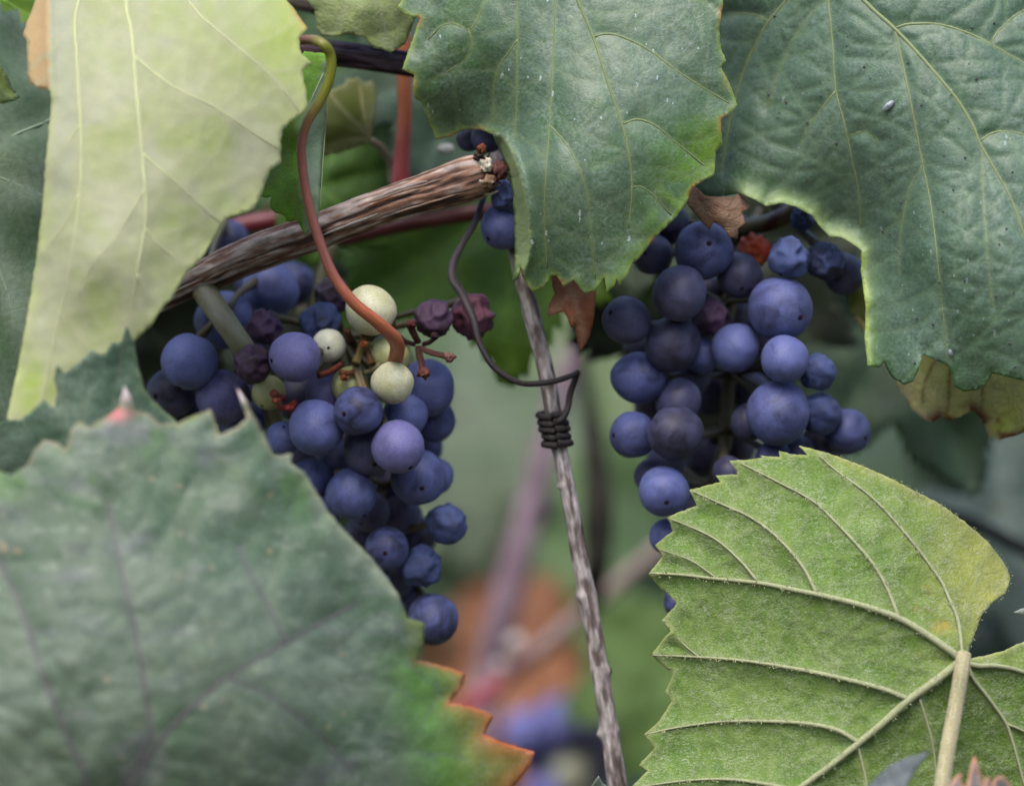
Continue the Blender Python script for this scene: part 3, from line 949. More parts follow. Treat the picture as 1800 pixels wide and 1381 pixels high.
# thin grey twig with the coiled tendril
tw = empty('dry_twig', at(1085, 1381, 0.012))
tag(tw, 'thin grey upright twig with rough peeling bark and knobbly nodes', 'twig')
tw_pts = [(868, 250, 0.03), (893, 380, 0.02), (912, 460, 0.014), (935, 555, 0.012), (958, 645, 0.012), (972, 722, 0.012), (986, 800, 0.012), (1003, 885, 0.012), (1016, 965, 0.013), (1036, 1065, 0.013), (1052, 1160, 0.013), (1068, 1262, 0.013), (1086, 1381, 0.013), (1112, 1540, 0.02)]
tw_r = [14, 14.5, 15.5, 16, 15.5, 15, 13.5, 14, 14.5, 15, 15, 15.5, 16.5, 17]


def twig_disp(L, ang, seed):
    b = bark_disp(0.09, 4, 17, 0.012)(L, ang, seed)
    for k, p_, w_ in ((0.0905, 1.5, .0010), (0.1015, 0.3, .0006), (0.1325, 0.2, .0016), (0.154, 3.4, .0014), (0.171, 0.4, .0013)):
        b = b + np.exp(-((L - k) / w_) ** 2) * (0.10 + 0.30 * np.maximum(0, np.cos(ang - p_ - 1.2)) ** 2)
    return b


tube('bark', tw_pts, tw_r, M['twig'], tw, seg=40, step=4.0, disp=twig_disp, color_fn=bark_color(S(180, 172, 170), S(150, 141, 138), S(108, 96, 92), 4, seedk=17, grain=0.012))
td = empty('coiled_tendril', at(975, 755, 0.012))
tag(td, 'dark wiry tendril wound in tight rings round the grey twig', 'tendril')
td_pts = [(856, 330, 0.012), (845, 362, 0.008), (833, 395, 0.006), (812, 430, 0.005), (797, 462, 0.004), (796, 490, 0.003), (814, 520, 0.002), (832, 560, 0.0), (843, 602, 0.0), (868, 645, 0.001), (912, 672, 0.002), (962, 672, 0.004), (1004, 660, 0.008), (1015, 654, 0.010), (1010, 668, 0.012), (1002, 692, 0.012), (998, 716, 0.009), (990, 734, 0.008), (978, 742, 0.008)]
td_r = [5, 5.2, 5.8, 6.4, 7.4, 8.6, 7.4, 6.6, 6.0, 5.9, 5.8, 5.9, 5.4, 5.0, 5.4, 6, 5.8, 5.6, 5.2]
tube('strand', td_pts, td_r, M['tendril'], td, seg=14, step=3.5, disp=bark_disp(0.10, 5, 2), color_fn=lambda t, a, L: mixc(np.tile(S(74, 66, 70), (len(t), 1)), S(42, 34, 34), sm(t + 0.15 * np.sin(a * 2 + L * 90), 0.34, 0.52)))
rg = random.Random(3)
for k in range(5):                            # the windings: uneven, some crossing
    cx_, cy_ = 970 + k * 2.4 + rg.uniform(-1, 1), 732 + k * 12.4 + rg.uniform(-.8, .8)
    rr_, tl, w_ = 22 + rg.uniform(-1.0, 1.5), rg.uniform(-1, 2), rg.uniform(6.0, 7.2)
    pts = []
    for j in range(25):
        a = j / 24 * 2 * math.pi
        pts.append((cx_ + math.sin(a) * rr_, cy_ + tl * math.sin(a) - 3.0 + 2.0 * math.cos(a) + 5.0 * (j / 24 - .5), 0.012 - math.cos(a) * rr_ * PX(0)))
    tube('coil_ring', pts, [w_ * rg.uniform(0.85, 1.1) for _ in pts], M['tendril'], td, seg=10, step=3, disp=bark_disp(0.16, 4, 3 + k, 0.008), color_fn=lambda t, a, L: mixc(np.tile(S(50, 42, 40), (len(t), 1)), S(28, 23, 24), sm(np.sin(a * 3 + L * 300), -0.6, 0.6)))
# curled red stalk in front of everything
rs = empty('leaf_stalk', at(690, 640, -0.02))
tag(rs, 'long curled stalk turning from olive to orange red, ending above the pale berries', 'stalk')


def red_col(t, ang, L):
    c = np.tile(S(136, 92, 66), (len(t), 1))
    c = mixc(c, S(122, 126, 30), sm(t, 0.05, 0.12))
    c = mixc(c, S(140, 84, 76), sm(t, 0.2, 0.34))
    c = mixc(c, S(182, 100, 66), sm(t, 0.55, 0.72))
    c = mixc(c, S(186, 132, 76), sm(t, 0.86, 0.95))
    return mixc(c, S(186, 176, 132), sm(t, 0.965, 0.99))


tube('stalk', [(505, 78, -0.030), (540, 70, -0.034), (566, 76, -0.040), (581, 98, -0.038), (580, 135, -0.037), (563, 178, -0.036), (540, 216, -0.035), (530, 262, -0.034), (537, 330, -0.032), (554, 400, -0.030), (583, 478, -0.028), (620, 530, -0.026), (668, 570, -0.021), (697, 602, -0.013), (694, 636, -0.001), (686, 660, 0.008)],
     [7, 8.5, 8.5, 8.8, 8.6, 9, 8.6, 8.4, 8.4, 9, 9.8, 11, 12, 13, 12.5, 10], M['stem'], rs, seg=24, step=3, disp=bark_disp(0.05, 8, 60, 0.020), color_fn=red_col)

# ------------------------------------------------------------------ grapes
def uv_ball(nu=28, nv=20, ell=1.05, seed=0):
    rng = random.Random(seed)
    V, F = [(0, 0, ell)], []
    for j in range(1, nv):
        th = math.pi * j / nv
        for i in range(nu):
            ph = 2 * math.pi * i / nu
            V.append((math.sin(th) * math.cos(ph), math.sin(th) * math.sin(ph), ell * math.cos(th)))
    V.append((0, 0, -ell))
    for i in range(nu):
        k = (i + 1) % nu
        F.append((0, 1 + i, 1 + k))
        for j in range(nv - 2):
            a = 1 + j * nu
            F.append((a + i, a + nu + i, a + nu + k, a + k))
        F.append((len(V) - 1, 1 + (nv - 2) * nu + k, 1 + (nv - 2) * nu + i))
    V = np.array(V)
    o = Vector((seed * 3.1, 1.7, seed))
    V *= np.array([1 + 0.06 * mnoise.noise(Vector(v) * 1.0 + o) + 0.02 * mnoise.noise(Vector(v) * 2.3 + o) for v in V])[:, None]
    d = np.sqrt(V[:, 0] ** 2 + V[:, 1] ** 2)
    V[:, 2] -= np.where(V[:, 2] > 0, 0.10 * np.exp(-(d / 0.22) ** 2), 0)             # dimple at the stalk
    V[:, 2] += np.where(V[:, 2] < 0, 0.025 * np.exp(-(d / 0.12) ** 2), 0)
    return V, F


def raisin_ball(seed, depth=0.43, freq=1.0):
    V, F = icos(4)
    out = []
    o = Vector((seed * 7.3, seed * 1.9, 2.0))
    for v in V:
        q = Vector(v)
        q2 = q * freq + Vector([mnoise.noise(q * 1.8 + o) * 0.25] * 3) + o
        d = mnoise.voronoi(q2)[0]
        e = min(1.0, (d[1] - d[0]) * 1.5)
        d2 = mnoise.voronoi(q2 * 2.3)[0]
        e2 = min(1.0, (d2[1] - d2[0]) * 2.4)
        out.append(np.array(v) * (1.06 - depth * e ** 0.8 - 0.05 * e2 + 0.16 * mnoise.noise(q * 1.3 + o)))
    return np.array(out), F


def mesh_only(name, V, F, mats=()):
    me = bpy.data.meshes.new(name)
    me.from_pydata(V.tolist(), [], F)
    me.polygons.foreach_set('use_smooth', np.ones(len(me.polygons), bool))
    for m in mats: me.materials.append(m)
    me.update()
    return me


BALLS = [uv_ball(32, 22, e, k) for k, e in enumerate((1.0, 1.03, 1.06, 1.1))]
RAIS = [raisin_ball(k + 1) for k in range(5)]
DENT = [raisin_ball(k + 11, 0.24, 0.75) for k in range(2)]
GM = {}


def grape_mesh(kind, mat, k):
    key = (kind, mat, k)
    if key not in GM:
        V, F = (BALLS if kind == 'ball' else RAIS if kind == 'raisin' else DENT)[k]
        GM[key] = mesh_only('grape', V, F, [M[mat]])
    return GM[key]


# the scar a berry keeps where its flower was: a small ragged star
sv, sf = [(0, 0, 0.030)], []
for i in range(12):
    a = i / 12 * 2 * math.pi
    r_ = 0.075 if i % 2 == 0 else 0.048
    sv.append((r_ * math.cos(a), r_ * math.sin(a), 0.012))
for i in range(12):
    a = i / 12 * 2 * math.pi
    r_ = 0.092 if i % 2 == 0 else 0.066
    sv.append((r_ * math.cos(a), r_ * math.sin(a), -0.03))
for i in range(12):
    k = (i + 1) % 12
    sf += [(0, 1 + i, 1 + k), (1 + i, 13 + i, 13 + k), (1 + i, 13 + k, 1 + k)]
SCAR = mesh_only('scar', np.array(sv), sf, [M['scar']])


class Bunch:
    def __init__(self, name, label, px, py, Y, axis, group=None, rcol=None):
        self.root = empty(name, at(px, py, Y)); tag(self.root, label, 'grapes', group)
        self.g = []; self.axis = [np.array(at(*a)) for a in axis]
        self.rng = random.Random(int(px)); self.rcol = rcol if rcol is not None else S(86, 78, 46)

    def add(self, px, py, r, mat='blue', Y=0.0, kind='ball', scar=None, aspect=1.0, label=None, fix=False):
        """front berries first: each later one is pushed back until it only touches those before it"""
        y = Y
        if not fix:
            for it in range(60):
                p = at(px, py, y); rw = r * PX(y)
                hit = 0
                for q, rq in self.g:
                    if (p - q).length < (rw + rq) * 0.90: hit = 1; break
                if not hit: break
                y += 0.0012
        p = at(px, py, y); rw = r * PX(y)
        self.g.append((p, rw))
        o = bpy.data.objects.new('grape', grape_mesh(kind, mat, self.rng.randrange(4 if kind == 'ball' else 5 if kind == 'raisin' else 2)))
        COL.objects.link(o)
        o.parent = self.root
        o.location = p - self.root.location
        o.scale = (rw,) * 3
        # the scar end (local -Z) looks outwards and down, the stalk end to the middle of the bunch
        ax = min(self.axis, key=lambda a: (Vector(a) - p).length)
        if scar is not None:
            sx, sy = (scar[0] - px) / r, -(scar[1] - py) / r
            d = Vector((sx, -math.sqrt(max(0.02, 1 - sx * sx - sy * sy)), sy))
        else:
            d = (p - Vector(ax)).normalized() + Vector((self.rng.uniform(-.5, .5), -0.5 + self.rng.uniform(-.5, .5), -0.55 + self.rng.uniform(-.5, .5)))
        d.normalize()
        o.rotation_mode = 'QUATERNION'
        o.rotation_quaternion = (-d).to_track_quat('Z', 'Y')
        if aspect != 1.0: o.scale = (rw * aspect, rw * aspect, rw)
        if label: o['label'] = label
        if kind == 'ball' and mat not in ('x',):
            s = bpy.data.objects.new('scar', SCAR)
            COL.objects.link(s); s.parent = o
            s.location = (0, 0, -1.015); s.rotation_euler = (math.pi, 0, self.rng.uniform(0, 6)); s.scale = (1.35, 1.35, 1)
        # its stalk
        st = p - d * rw * 0.94
        e = Vector(ax) + Vector((0, 0.0, 0.004))
        mid = st.lerp(e, 0.5) - d * rw * 0.25
        tube('pedicel', np.array([st[:], mid[:], e[:]]), np.array([0.0016, 0.0009, 0.0012]), M['stem'], self.root, color=self.rcol * self.rng.uniform(0.7, 1.3), seg=6, step=0.003, px=False)
        return o

    def rachis(self, r=0.0022):
        A = np.array(self.axis)
        tube('rachis', A, np.linspace(r, r * .55, len(A)), M['stem'], self.root, color=self.rcol, seg=10, step=0.004, px=False, disp=bark_disp(0.1, 5))


lb = Bunch('grape_bunch', 'big bunch of blue grapes with a few pale unripe and shrivelled berries', 560, 520, 0.045,
           [(560, 560, 0.045), (600, 620, 0.035), (640, 700, 0.045), (660, 790, 0.052), (680, 880, 0.052), (700, 960, 0.05), (730, 1050, 0.045)])
W = 'pale unripe berry'
lb.add(630, 722, 43, 'blue', -0.006, scar=(606, 727))
lb.add(690, 673, 37, 'white', -0.004, scar=(708, 658), label='pale unripe berry with brown specks')
lb.add(700, 785, 47, 'violet', -0.004, scar=(722, 821))
lb.add(518, 627, 45, 'violet', -0.004, scar=(479, 634), label='violet berry beside the pale unripe ones')
lb.add(557, 751, 49, 'blue', 0.0, scar=(561, 768))
lb.add(652, 545, 45, 'white', 0.0, scar=(613, 520), aspect=0.97, label='largest pale unripe berry, under the red stalk')
lb.add(445, 640, 35, 'raisin', 0.0, 'raisin', label='shrivelled purple berry at the end of the grey stalk')
lb.add(617, 868, 45, 'blue', 0.008, scar=(640, 905))
lb.add(578, 607, 30, 'white', 0.006, label='small pale unripe berry')
lb.add(686, 622, 38, 'green', 0.006, label='greenish unripe berry behind the red stalk')
lb.add(617, 678, 34, 'green', 0.008, label='greenish unripe berry half hidden')
lb.add(473, 690, 30, 'green', 0.012, label='greenish brown unripe berry')
lb.add(763, 560, 35, 'raisin', 0.004, 'raisin', label='shrivelled purple berry beside the tendril')
lb.add(831, 555, 41, 'raisin_red', 0.008, 'raisin', label='shrivelled dark red berry behind the tendril')
lb.add(650, 790, 48, 'dull_shade', 0.006, label='dull dark berry')
lb.add(712, 730, 40, 'blue', 0.010, scar=(695, 732))
lb.add(752, 682, 49, 'blue', 0.014)
lb.add(763, 738, 39, 'blue', 0.02)
lb.add(735, 838, 50, 'blue', 0.016)
lb.add(765, 836, 33, 'blue', 0.024)
lb.add(465, 573, 33, 'raisin', 0.010, 'raisin', label='shrivelled purple berry above the violet one')
lb.add(563, 568, 37, 'raisin_blue', 0.012, 'raisin', label='collapsed blue berry')
lb.add(585, 520, 34, 'raisin', 0.018, 'raisin', label='collapsed purple berry')
lb.add(574, 692, 38, 'violet', 0.016)
lb.add(545, 842, 37, 'blue', 0.014)
lb.add(575, 893, 30, 'blue', 0.014)
lb.add(590, 812, 38, 'blue', 0.02)
lb.add(497, 772, 31, 'blue', 0.010, scar=(500, 750))
lb.add(680, 964, 39, 'blue', 0.016)
lb.add(655, 1008, 32, 'blue', 0.014)
lb.add(785, 920, 36, 'raisin_blue', 0.018, 'dent', label='wrinkled dark berry sticking out at the side')
lb.add(742, 996, 38, 'raisin_blue', 0.02, 'raisin', label='shrivelled dark berry near the tip')
lb.add(762, 1088, 45, 'blue', 0.022, label='lowest berry of the bunch')
for (x, y, r, m, Y) in ((650, 900, 36, 'dull_shade', .04), (705, 905, 36, 'dull_shade', .045), (690, 1020, 36, 'dull_shade', .04), (735, 940, 34, 'dull_shade', .045), (640, 940, 36, 'dull_shade', .04), (610, 790, 38, 'dull_shade', .045), (520, 700, 38, 'dull_shade', .04), (600, 640, 30, 'dull_shade', .05), (720, 1060, 34, 'dull_shade', .04), (690, 860, 40, 'dull_shade', .05), (740, 780, 38, 'blue', .045), (535, 800, 36, 'dull_shade', .04)):
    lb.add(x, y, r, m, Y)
lb.rachis()
# dried stubs and bare stalk ends
for (x0, y0, x1, y1, r, c) in ((735, 600, 722, 572, 7, S(86, 50, 46)), (740, 612, 790, 626, 6, S(96, 66, 60)), (735, 610, 745, 656, 7, S(84, 52, 46)), (728, 605, 700, 590, 5, S(70, 56, 50)), (745, 605, 768, 590, 5, S(60, 40, 40)),
                               (640, 590, 625, 640, 8, S(120, 104, 62)), (625, 640, 640, 690, 9, S(150, 136, 104)), (640, 600, 655, 640, 6, S(110, 80, 50)), (600, 640, 560, 660, 6, S(120, 60, 46)), (500, 700, 480, 690, 7, S(140, 76, 62)), (490, 716, 520, 708, 6, S(140, 62, 56)), (632, 650, 600, 655, 6, S(128, 84, 56)), (640, 655, 668, 640, 5, S(158, 146, 108)), (620, 600, 610, 580, 6, S(90, 60, 44))):
    o = tube('stalk_stub', [(x0, y0, 0.004), ((x0 + x1) / 2, (y0 + y1) / 2 + 3, 0.002), (x1, y1, 0.0)], [r * .9, r * .85, r * 1.05], M['bark'], lb.root, color=c, seg=9, step=3, disp=bark_disp(0.35, 4, 3, 0.006))
for (x, y, r, c) in ((790, 628, 12, S(120, 84, 78)), (744, 657, 13, S(104, 62, 52)), (722, 570, 10, S(90, 44, 46)), (640, 604, 9, S(150, 84, 44)), (486, 704, 9, S(160, 84, 66)), (510, 718, 10, S(150, 60, 54)), (604, 664, 8, S(140, 76, 50)), (764, 590, 8, S(52, 34, 34))):
    V = V3 * np.array([r, r, r * .8]) * 0.8 * PX(0) * (1 + 0.8 * np.array([mnoise.noise(Vector(v) * 2 + Vector((x, y, 0))) for v in V3]))[:, None] + np.array(at(x, y, -0.001))
    link_mesh('stalk_end', V, F3, M['bark'], lb.root, np.tile(c, (len(V), 1)), V[:, [0, 2]] * 100)

lw = Bunch('grape_bunch', 'blue grapes in the shade under the cane, on a thick grey peduncle', 370, 520, 0.02, [(366, 500, 0.012), (400, 575, 0.014), (436, 640, 0.018), (420, 700, 0.035), (400, 730, 0.04)])
lw.add(333, 636, 50, 'blue', 0.010)
lw.add(392, 698, 48, 'violet', 0.008)
lw.add(424, 742, 42, 'blue', 0.008)
lw.add(300, 692, 44, 'dull_shade', 0.022)
lw.add(330, 728, 36, 'dull_shade', 0.014)
lw.add(394, 562, 52, 'blue', 0.030)
lw.add(476, 508, 49, 'blue', 0.040)
lw.add(512, 500, 40, 'blue', 0.055)
lw.add(448, 480, 40, 'blue', 0.050)
lw.add(402, 424, 36, 'blue', 0.06)
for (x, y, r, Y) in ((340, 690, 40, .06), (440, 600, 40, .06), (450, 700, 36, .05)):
    lw.add(x, y, r, 'dull_shade', Y)
tube('peduncle', [(318, 440, 0.024), (345, 488, 0.016), (367, 524, 0.008), (402, 574, 0.002), (436, 625, 0.004), (470, 690, 0.02), (485, 740, 0.025)], [24, 23, 22, 21, 20, 17, 14], M['stem'], lw.root, color=S(118, 116, 92), seg=18, step=5)
tube('tendril_stub', [(585, 430, 0.05), (570, 480, 0.05), (556, 540, 0.05), (545, 590, 0.055)], [11, 12, 12, 11], M['stem'], lw.root, color=S(96, 96, 62), seg=12, step=6)

ce = Bunch('grape_bunch', 'few dark grapes tucked between broken cane and folded leaf edge', 880, 330, 0.01, [(885, 270, 0.012), (900, 330, 0.014), (905, 380, 0.02)])
ce.add(886, 398, 41, 'blue', 0.010, scar=(858, 420))
ce.add(893, 344, 31, 'raisin_blue', 0.004, 'raisin', label='shrivelled berry by the folded leaf edge')
ce.add(826, 243, 24, 'dull_shade', 0.016)
ce.add(858, 240, 29, 'dull_shade', 0.010)
ce.add(905, 300, 30, 'dull_shade', 0.02)

rb = Bunch('grape_bunch', 'hanging bunch of blue grapes under the broad dusty leaf', 1330, 380, 0.04,
           [(1345, 370, 0.045), (1300, 450, 0.045), (1275, 560, 0.045), (1280, 680, 0.045), (1275, 780, 0.045), (1240, 880, 0.045), (1200, 1000, 0.045)], rcol=S(70, 62, 38))
rb.add(1195, 515, 48.5, 'dull_shade', 0.004, scar=(1203, 538))
rb.add(1380, 631, 42, 'blue', 0.004, scar=(1377, 641))
rb.add(1237, 440, 52, 'blue', 0.010, scar=(1244, 430))
rb.add(1372, 542, 57, 'blue', 0.010)
rb.add(1102, 563, 46, 'dull_shade', 0.010, aspect=0.90, scar=(1072, 550))
rb.add(1188, 761, 49, 'dull_shade', 0.006, scar=(1168, 752))
rb.add(1368, 725, 57, 'blue', 0.010)
rb.add(1183, 604, 49, 'dull_shade', 0.012)
rb.add(1167, 863, 45, 'blue', 0.008)
rb.add(1388, 452, 38, 'raisin_blue', 0.008, 'raisin', label='crinkled blue berry above the largest grape')
rb.add(1300, 484, 41, 'dull_shade', 0.016)
rb.add(1147, 447, 36, 'dull_shade', 0.018, scar=(1133, 446))
rb.add(1293, 611, 43, 'blue', 0.014)
rb.add(1437, 653, 32, 'raisin_blue', 0.012, 'dent', label='slightly wrinkled berry')
rb.add(1442, 726, 36, 'raisin_blue', 0.012, 'dent', label='wrinkled berry with a sunken end')
rb.add(1490, 758, 41, 'blue', 0.016, label='outermost berry on the right side')
rb.add(1123, 664, 45, 'blue', 0.016, scar=(1079, 661))
rb.add(1113, 764, 41, 'blue', 0.014, scar=(1078, 764))
rb.add(1193, 706, 41, 'dull_shade', 0.018)
rb.add(1317, 742, 33, 'dull_shade', 0.016)
rb.add(1253, 557, 36, 'raisin', 0.016, 'raisin', label='shrivelled dark purple berry')
rb.add(1235, 626, 32, 'blue', 0.022)
rb.add(1452, 458, 36, 'raisin_blue', 0.016, 'raisin', label='dark crinkled berry beside the folded leaf edge')
rb.add(1484, 482, 36, 'dull_shade', 0.02)
rb.add(1410, 384, 22, 'raisin_blue', 0.02, 'raisin')
rb.add(1327, 438, 30, 'rust', 0.018, 'raisin', label='dry orange red berry')
rb.add(1215, 660, 36, 'dull_shade', 0.03)
rb.add(1360, 806, 33, 'blue', 0.016)
rb.add(1398, 800, 36, 'dull_shade', 0.02)
rb.add(1440, 788, 38, 'dull_shade', 0.02)
rb.add(1173, 392, 38, 'dull_shade', 0.025)
rb.add(1172, 942, 31, 'blue', 0.016)
rb.add(1145, 835, 30, 'dull_shade', 0.022)
rb.add(1280, 830, 28, 'dull_shade', 0.02)
rb.add(1192, 1058, 26, 'blue', 0.02)
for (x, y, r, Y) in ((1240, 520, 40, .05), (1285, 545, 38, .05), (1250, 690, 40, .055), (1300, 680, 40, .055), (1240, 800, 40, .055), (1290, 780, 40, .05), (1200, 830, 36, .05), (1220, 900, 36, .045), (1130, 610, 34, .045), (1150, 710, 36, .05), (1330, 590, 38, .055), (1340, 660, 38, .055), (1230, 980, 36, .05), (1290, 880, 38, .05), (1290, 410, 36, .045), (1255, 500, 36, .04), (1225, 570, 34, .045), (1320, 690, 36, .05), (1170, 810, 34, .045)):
    rb.add(x, y, r, 'dull_shade', Y)
rb.rachis(0.0028)
tube('peduncle', [(1440, 330, 0.02), (1395, 372, 0.024), (1350, 392, 0.028), (1315, 400, 0.034), (1290, 430, 0.045)], [17, 17, 16, 15, 13], M['stem'], rb.root, seg=16, step=5, color_fn=lambda t, a, L: mixc(np.tile(S(104, 96, 58), (len(t), 1)), S(72, 30, 28), sm(np.sin(t * 19 + a), 0.1, 0.8)))

fb = Bunch('grape_bunch', 'blurred violet grapes low in the background behind the grey twig', 990, 1280, 0.51, [(985, 1240, 0.53), (990, 1300, 0.54), (1000, 1380, 0.54)])
for (x, y, r, m) in ((985, 1275, 52, 'far_violet'), (925, 1290, 44, 'far_violet'), (1035, 1285, 44, 'far_violet'), (1005, 1350, 36, 'white'), (955, 1330, 40, 'far_violet'), (1045, 1350, 40, 'far_violet'), (960, 1400, 40, 'far_violet')):
    fb.add(x, y, r, m, 0.50)

# ------------------------------------------------------------------ leaves in front
# upper middle leaf, its side lobe folded back
C_OUT = [(702, -40), (707, 0), (697, 12), (712, 26), (738, 32), (728, 62), (716, 95), (706, 122), (728, 132), (726, 150), (729, 172), (741, 180), (752, 210), (767, 246), (790, 241), (815, 229), (845, 228), (866, 236),
         (879, 268), (893, 300), (901, 340), (904, 400), (904, 450), (901, 497), (909, 492), (914, 468), (918, 487), (936, 514), (955, 505), (968, 486), (977, 484), (990, 504), (1009, 492), (1027, 516), (1045, 512), (1056, 496), (1062, 486), (1067, 515), (1080, 502), (1084, 490), (1089, 502), (1101, 488), (1113, 463),
         (1130, 446), (1147, 423), (1168, 402), (1187, 383), (1207, 357), (1218, 330), (1236, 318), (1256, 307), (1257, 288), (1258, 267), (1270, 253), (1268, 232), (1267, 211), (1282, 200), (1296, 184), (1284, 151), (1268, 118), (1277, 107), (1267, 84), (1264, 49), (1271, 9), (1275, -40), (1290, -120), (1240, -210), (1150, -260), (1060, -230), (1000, -180), (978, -110), (950, -180), (880, -250), (790, -220), (730, -150)]
C_CTRL = [(707, 0, -.022), (740, 150, -.018), (800, 235, -.006), (868, 236, -.014), (970, -90, -.036), (1000, 150, -.036), (1100, 300, -.034), (960, 490, -.014), (1080, 490, -.020), (1290, 180, -.030), (1250, 300, -.026), (1150, 410, -.024), (1270, 0, -.034), (940, 300, -.030), (880, 60, -.030)]
C_FOLD = np.array([(868, 236), (886, 241), (903, 270), (917, 310), (930, 370), (933, 420), (931, 452), (918, 484)], float)
C_STRIP = np.array([(862, 232), (886, 241), (903, 270), (917, 310), (930, 370), (933, 420), (931, 452), (916, 486), (890, 520), (880, 400)], float)


def c_fold(Q):
    m = inside(Q, C_STRIP)
    d = seg_dist(Q, C_FOLD[:-1], C_FOLD[1:])
    roll = -0.0016 * np.exp(-(d / 7.0) ** 2)                       # the crease itself stands a little proud
    return np.where(m, 0.00035 * d, 0.0) + roll


C_VEINS = [([(975, -100), (1015, 0), (1043, 66), (1070, 150), (1094, 220), (1106, 275), (1111, 330), (1105, 400)], 3.6, 1.6),
           ([(1043, 66), (1062, 60), (1090, 64), (1140, 88), (1200, 132), (1282, 182)], 2.2, 1.2),
           ([(1096, 218), (1120, 210), (1150, 220), (1182, 246), (1215, 272), (1255, 306)], 2.0, 1.2),
           ([(1108, 330), (1126, 328), (1150, 345), (1180, 378)], 1.4, .9),
           ([(975, -100), (975, 0), (972, 110), (966, 220), (960, 300), (957, 390), (962, 470)], 1.8, .9),
           ([(975, -100), (930, -40), (911, 0), (910, 70), (908, 180), (905, 240)], 1.8, .9),
           ([(910, 70), (890, 98), (876, 120), (868, 160), (867, 215)], 1.5, .9),
           ([(975, -100), (890, -40), (855, 0), (838, 36), (824, 52), (800, 42), (776, 46), (752, 70)], 1.8, .9),
           ([(824, 52), (830, 80), (812, 110), (760, 140)], 1.2, .8),
           ([(975, -100), (1070, -60), (1140, -20), (1230, 0), (1262, 20)], 2.4, 1.2),
           ([(966, 220), (1000, 260), (1030, 330), (1040, 420), (1046, 490)], 1.4, .8)]


def c_col(P, dv, de, net):
    c = mixc(np.tile(S(62, 95, 56), (len(P), 1)), S(82, 111, 82), sm(fbm(P, 160, 3), 0.3, 0.7))
    c = mixc(c, S(70, 126, 22), 0.9 * np.exp(-((P[:, 0] - 1215) / 70) ** 2 - ((P[:, 1] - 275) / 60) ** 2))
    c = mixc(c, S(120, 160, 20), sm(fbm(P, 50, 8), 0.22, 0.42) * np.exp(-de / 60) * sm(P[:, 0] + 0.3 * P[:, 1], 1190, 1290) * sm(P[:, 1], 190, 240))
    c = mixc(c, S(74, 116, 36), sm(fbm(P, 70, 12), 0.5, 0.66) * 0.7 * sm(-P[:, 1], -120, 0) * sm(-P[:, 0], -960, -780))
    c = mixc(c, S(60, 104, 36), sm(fbm(P, 60, 14), 0.55, 0.7) * 0.55)
    c = mixc(c, S(160, 186, 76), np.exp(-de / 4.5) * 0.9)
    c = mixc(c, S(196, 134, 60), np.exp(-de / 3.0) * sm(fbm(P, 40, 21), 0.6, 0.7))
    c = mixc(c, S(126, 146, 84), np.exp(-(dv / 3.5) ** 2) * 0.5)
    m = inside(P, C_STRIP).astype(float)
    c = mixc(c, S(158, 178, 118), m * 0.9)
    c = mixc(c, S(128, 158, 60), m * np.exp(-de / 5.0) * 0.8)
    return c


leaf('vine_leaf', 'dark green dusty leaf, top middle, its pale folded edge beside the cane end', C_OUT, [(a, b, c + 0.010 + (300 - b) * 4e-5) for a, b, c in C_CTRL], 'top_dust', c_col, C_VEINS, S(122, 138, 96), spacing=5.0, quilt=0.0009, qw=26, crease=0.00012, seed=2, tert=64, tamp=0.00025, tcol=S(110, 130, 84),
     petiole=([(978, -104, -.010), (985, -150, .005), (1000, -230, 0.035)], 8, 9, S(140, 100, 70), 'stem'), fold=c_fold, vein_lift=0.1)

# upper right broad leaf
U_OUT = [(1235, -60), (1225, 60), (1205, 180), (1208, 290), (1218, 330), (1231, 342), (1262, 346), (1290, 342), (1307, 341), (1329, 351), (1345, 362), (1373, 356), (1400, 363), (1427, 378), (1444, 400), (1458, 415), (1478, 416), (1498, 428), (1515, 440), (1513, 473), (1518, 510), (1522, 540), (1520, 593), (1525, 643), (1545, 646), (1554, 634), (1556, 643),
         (1569, 665), (1590, 676), (1603, 672), (1615, 645), (1622, 622), (1645, 633), (1668, 645), (1674, 662), (1678, 680), (1693, 688), (1716, 686), (1732, 677), (1745, 656), (1772, 663), (1800, 670), (1850, 680), (1930, 640), (2010, 560), (2080, 430), (2120, 260), (2080, 100), (1990, -40), (1880, -160), (1740, -240), (1600, -250), (1500, -190), (1450, -95), (1420, -180), (1340, -200), (1270, -140)]
U_CTRL = [(1225, 60, .000), (1215, 300, .004), (1307, 341, -.002), (1445, 400, .004), (1515, 440, .002), (1525, 640, .004), (1440, -85, -.030), (1450, 200, -.020), (1600, 200, -.034), (1640, 450, -.028), (1600, 660, -.012), (1700, 680, -.014), (1800, 300, -.036), (1800, 660, -.020), (2080, 300, -.02), (1900, -100, -.03), (1330, 150, -.010)]
U_EDGE = np.array([(1307, 341), (1329, 351), (1345, 362), (1373, 356), (1400, 363), (1427, 378), (1444, 400), (1458, 415), (1478, 416), (1498, 428), (1515, 440), (1513, 473), (1518, 510), (1522, 540), (1520, 593), (1525, 643)], float)
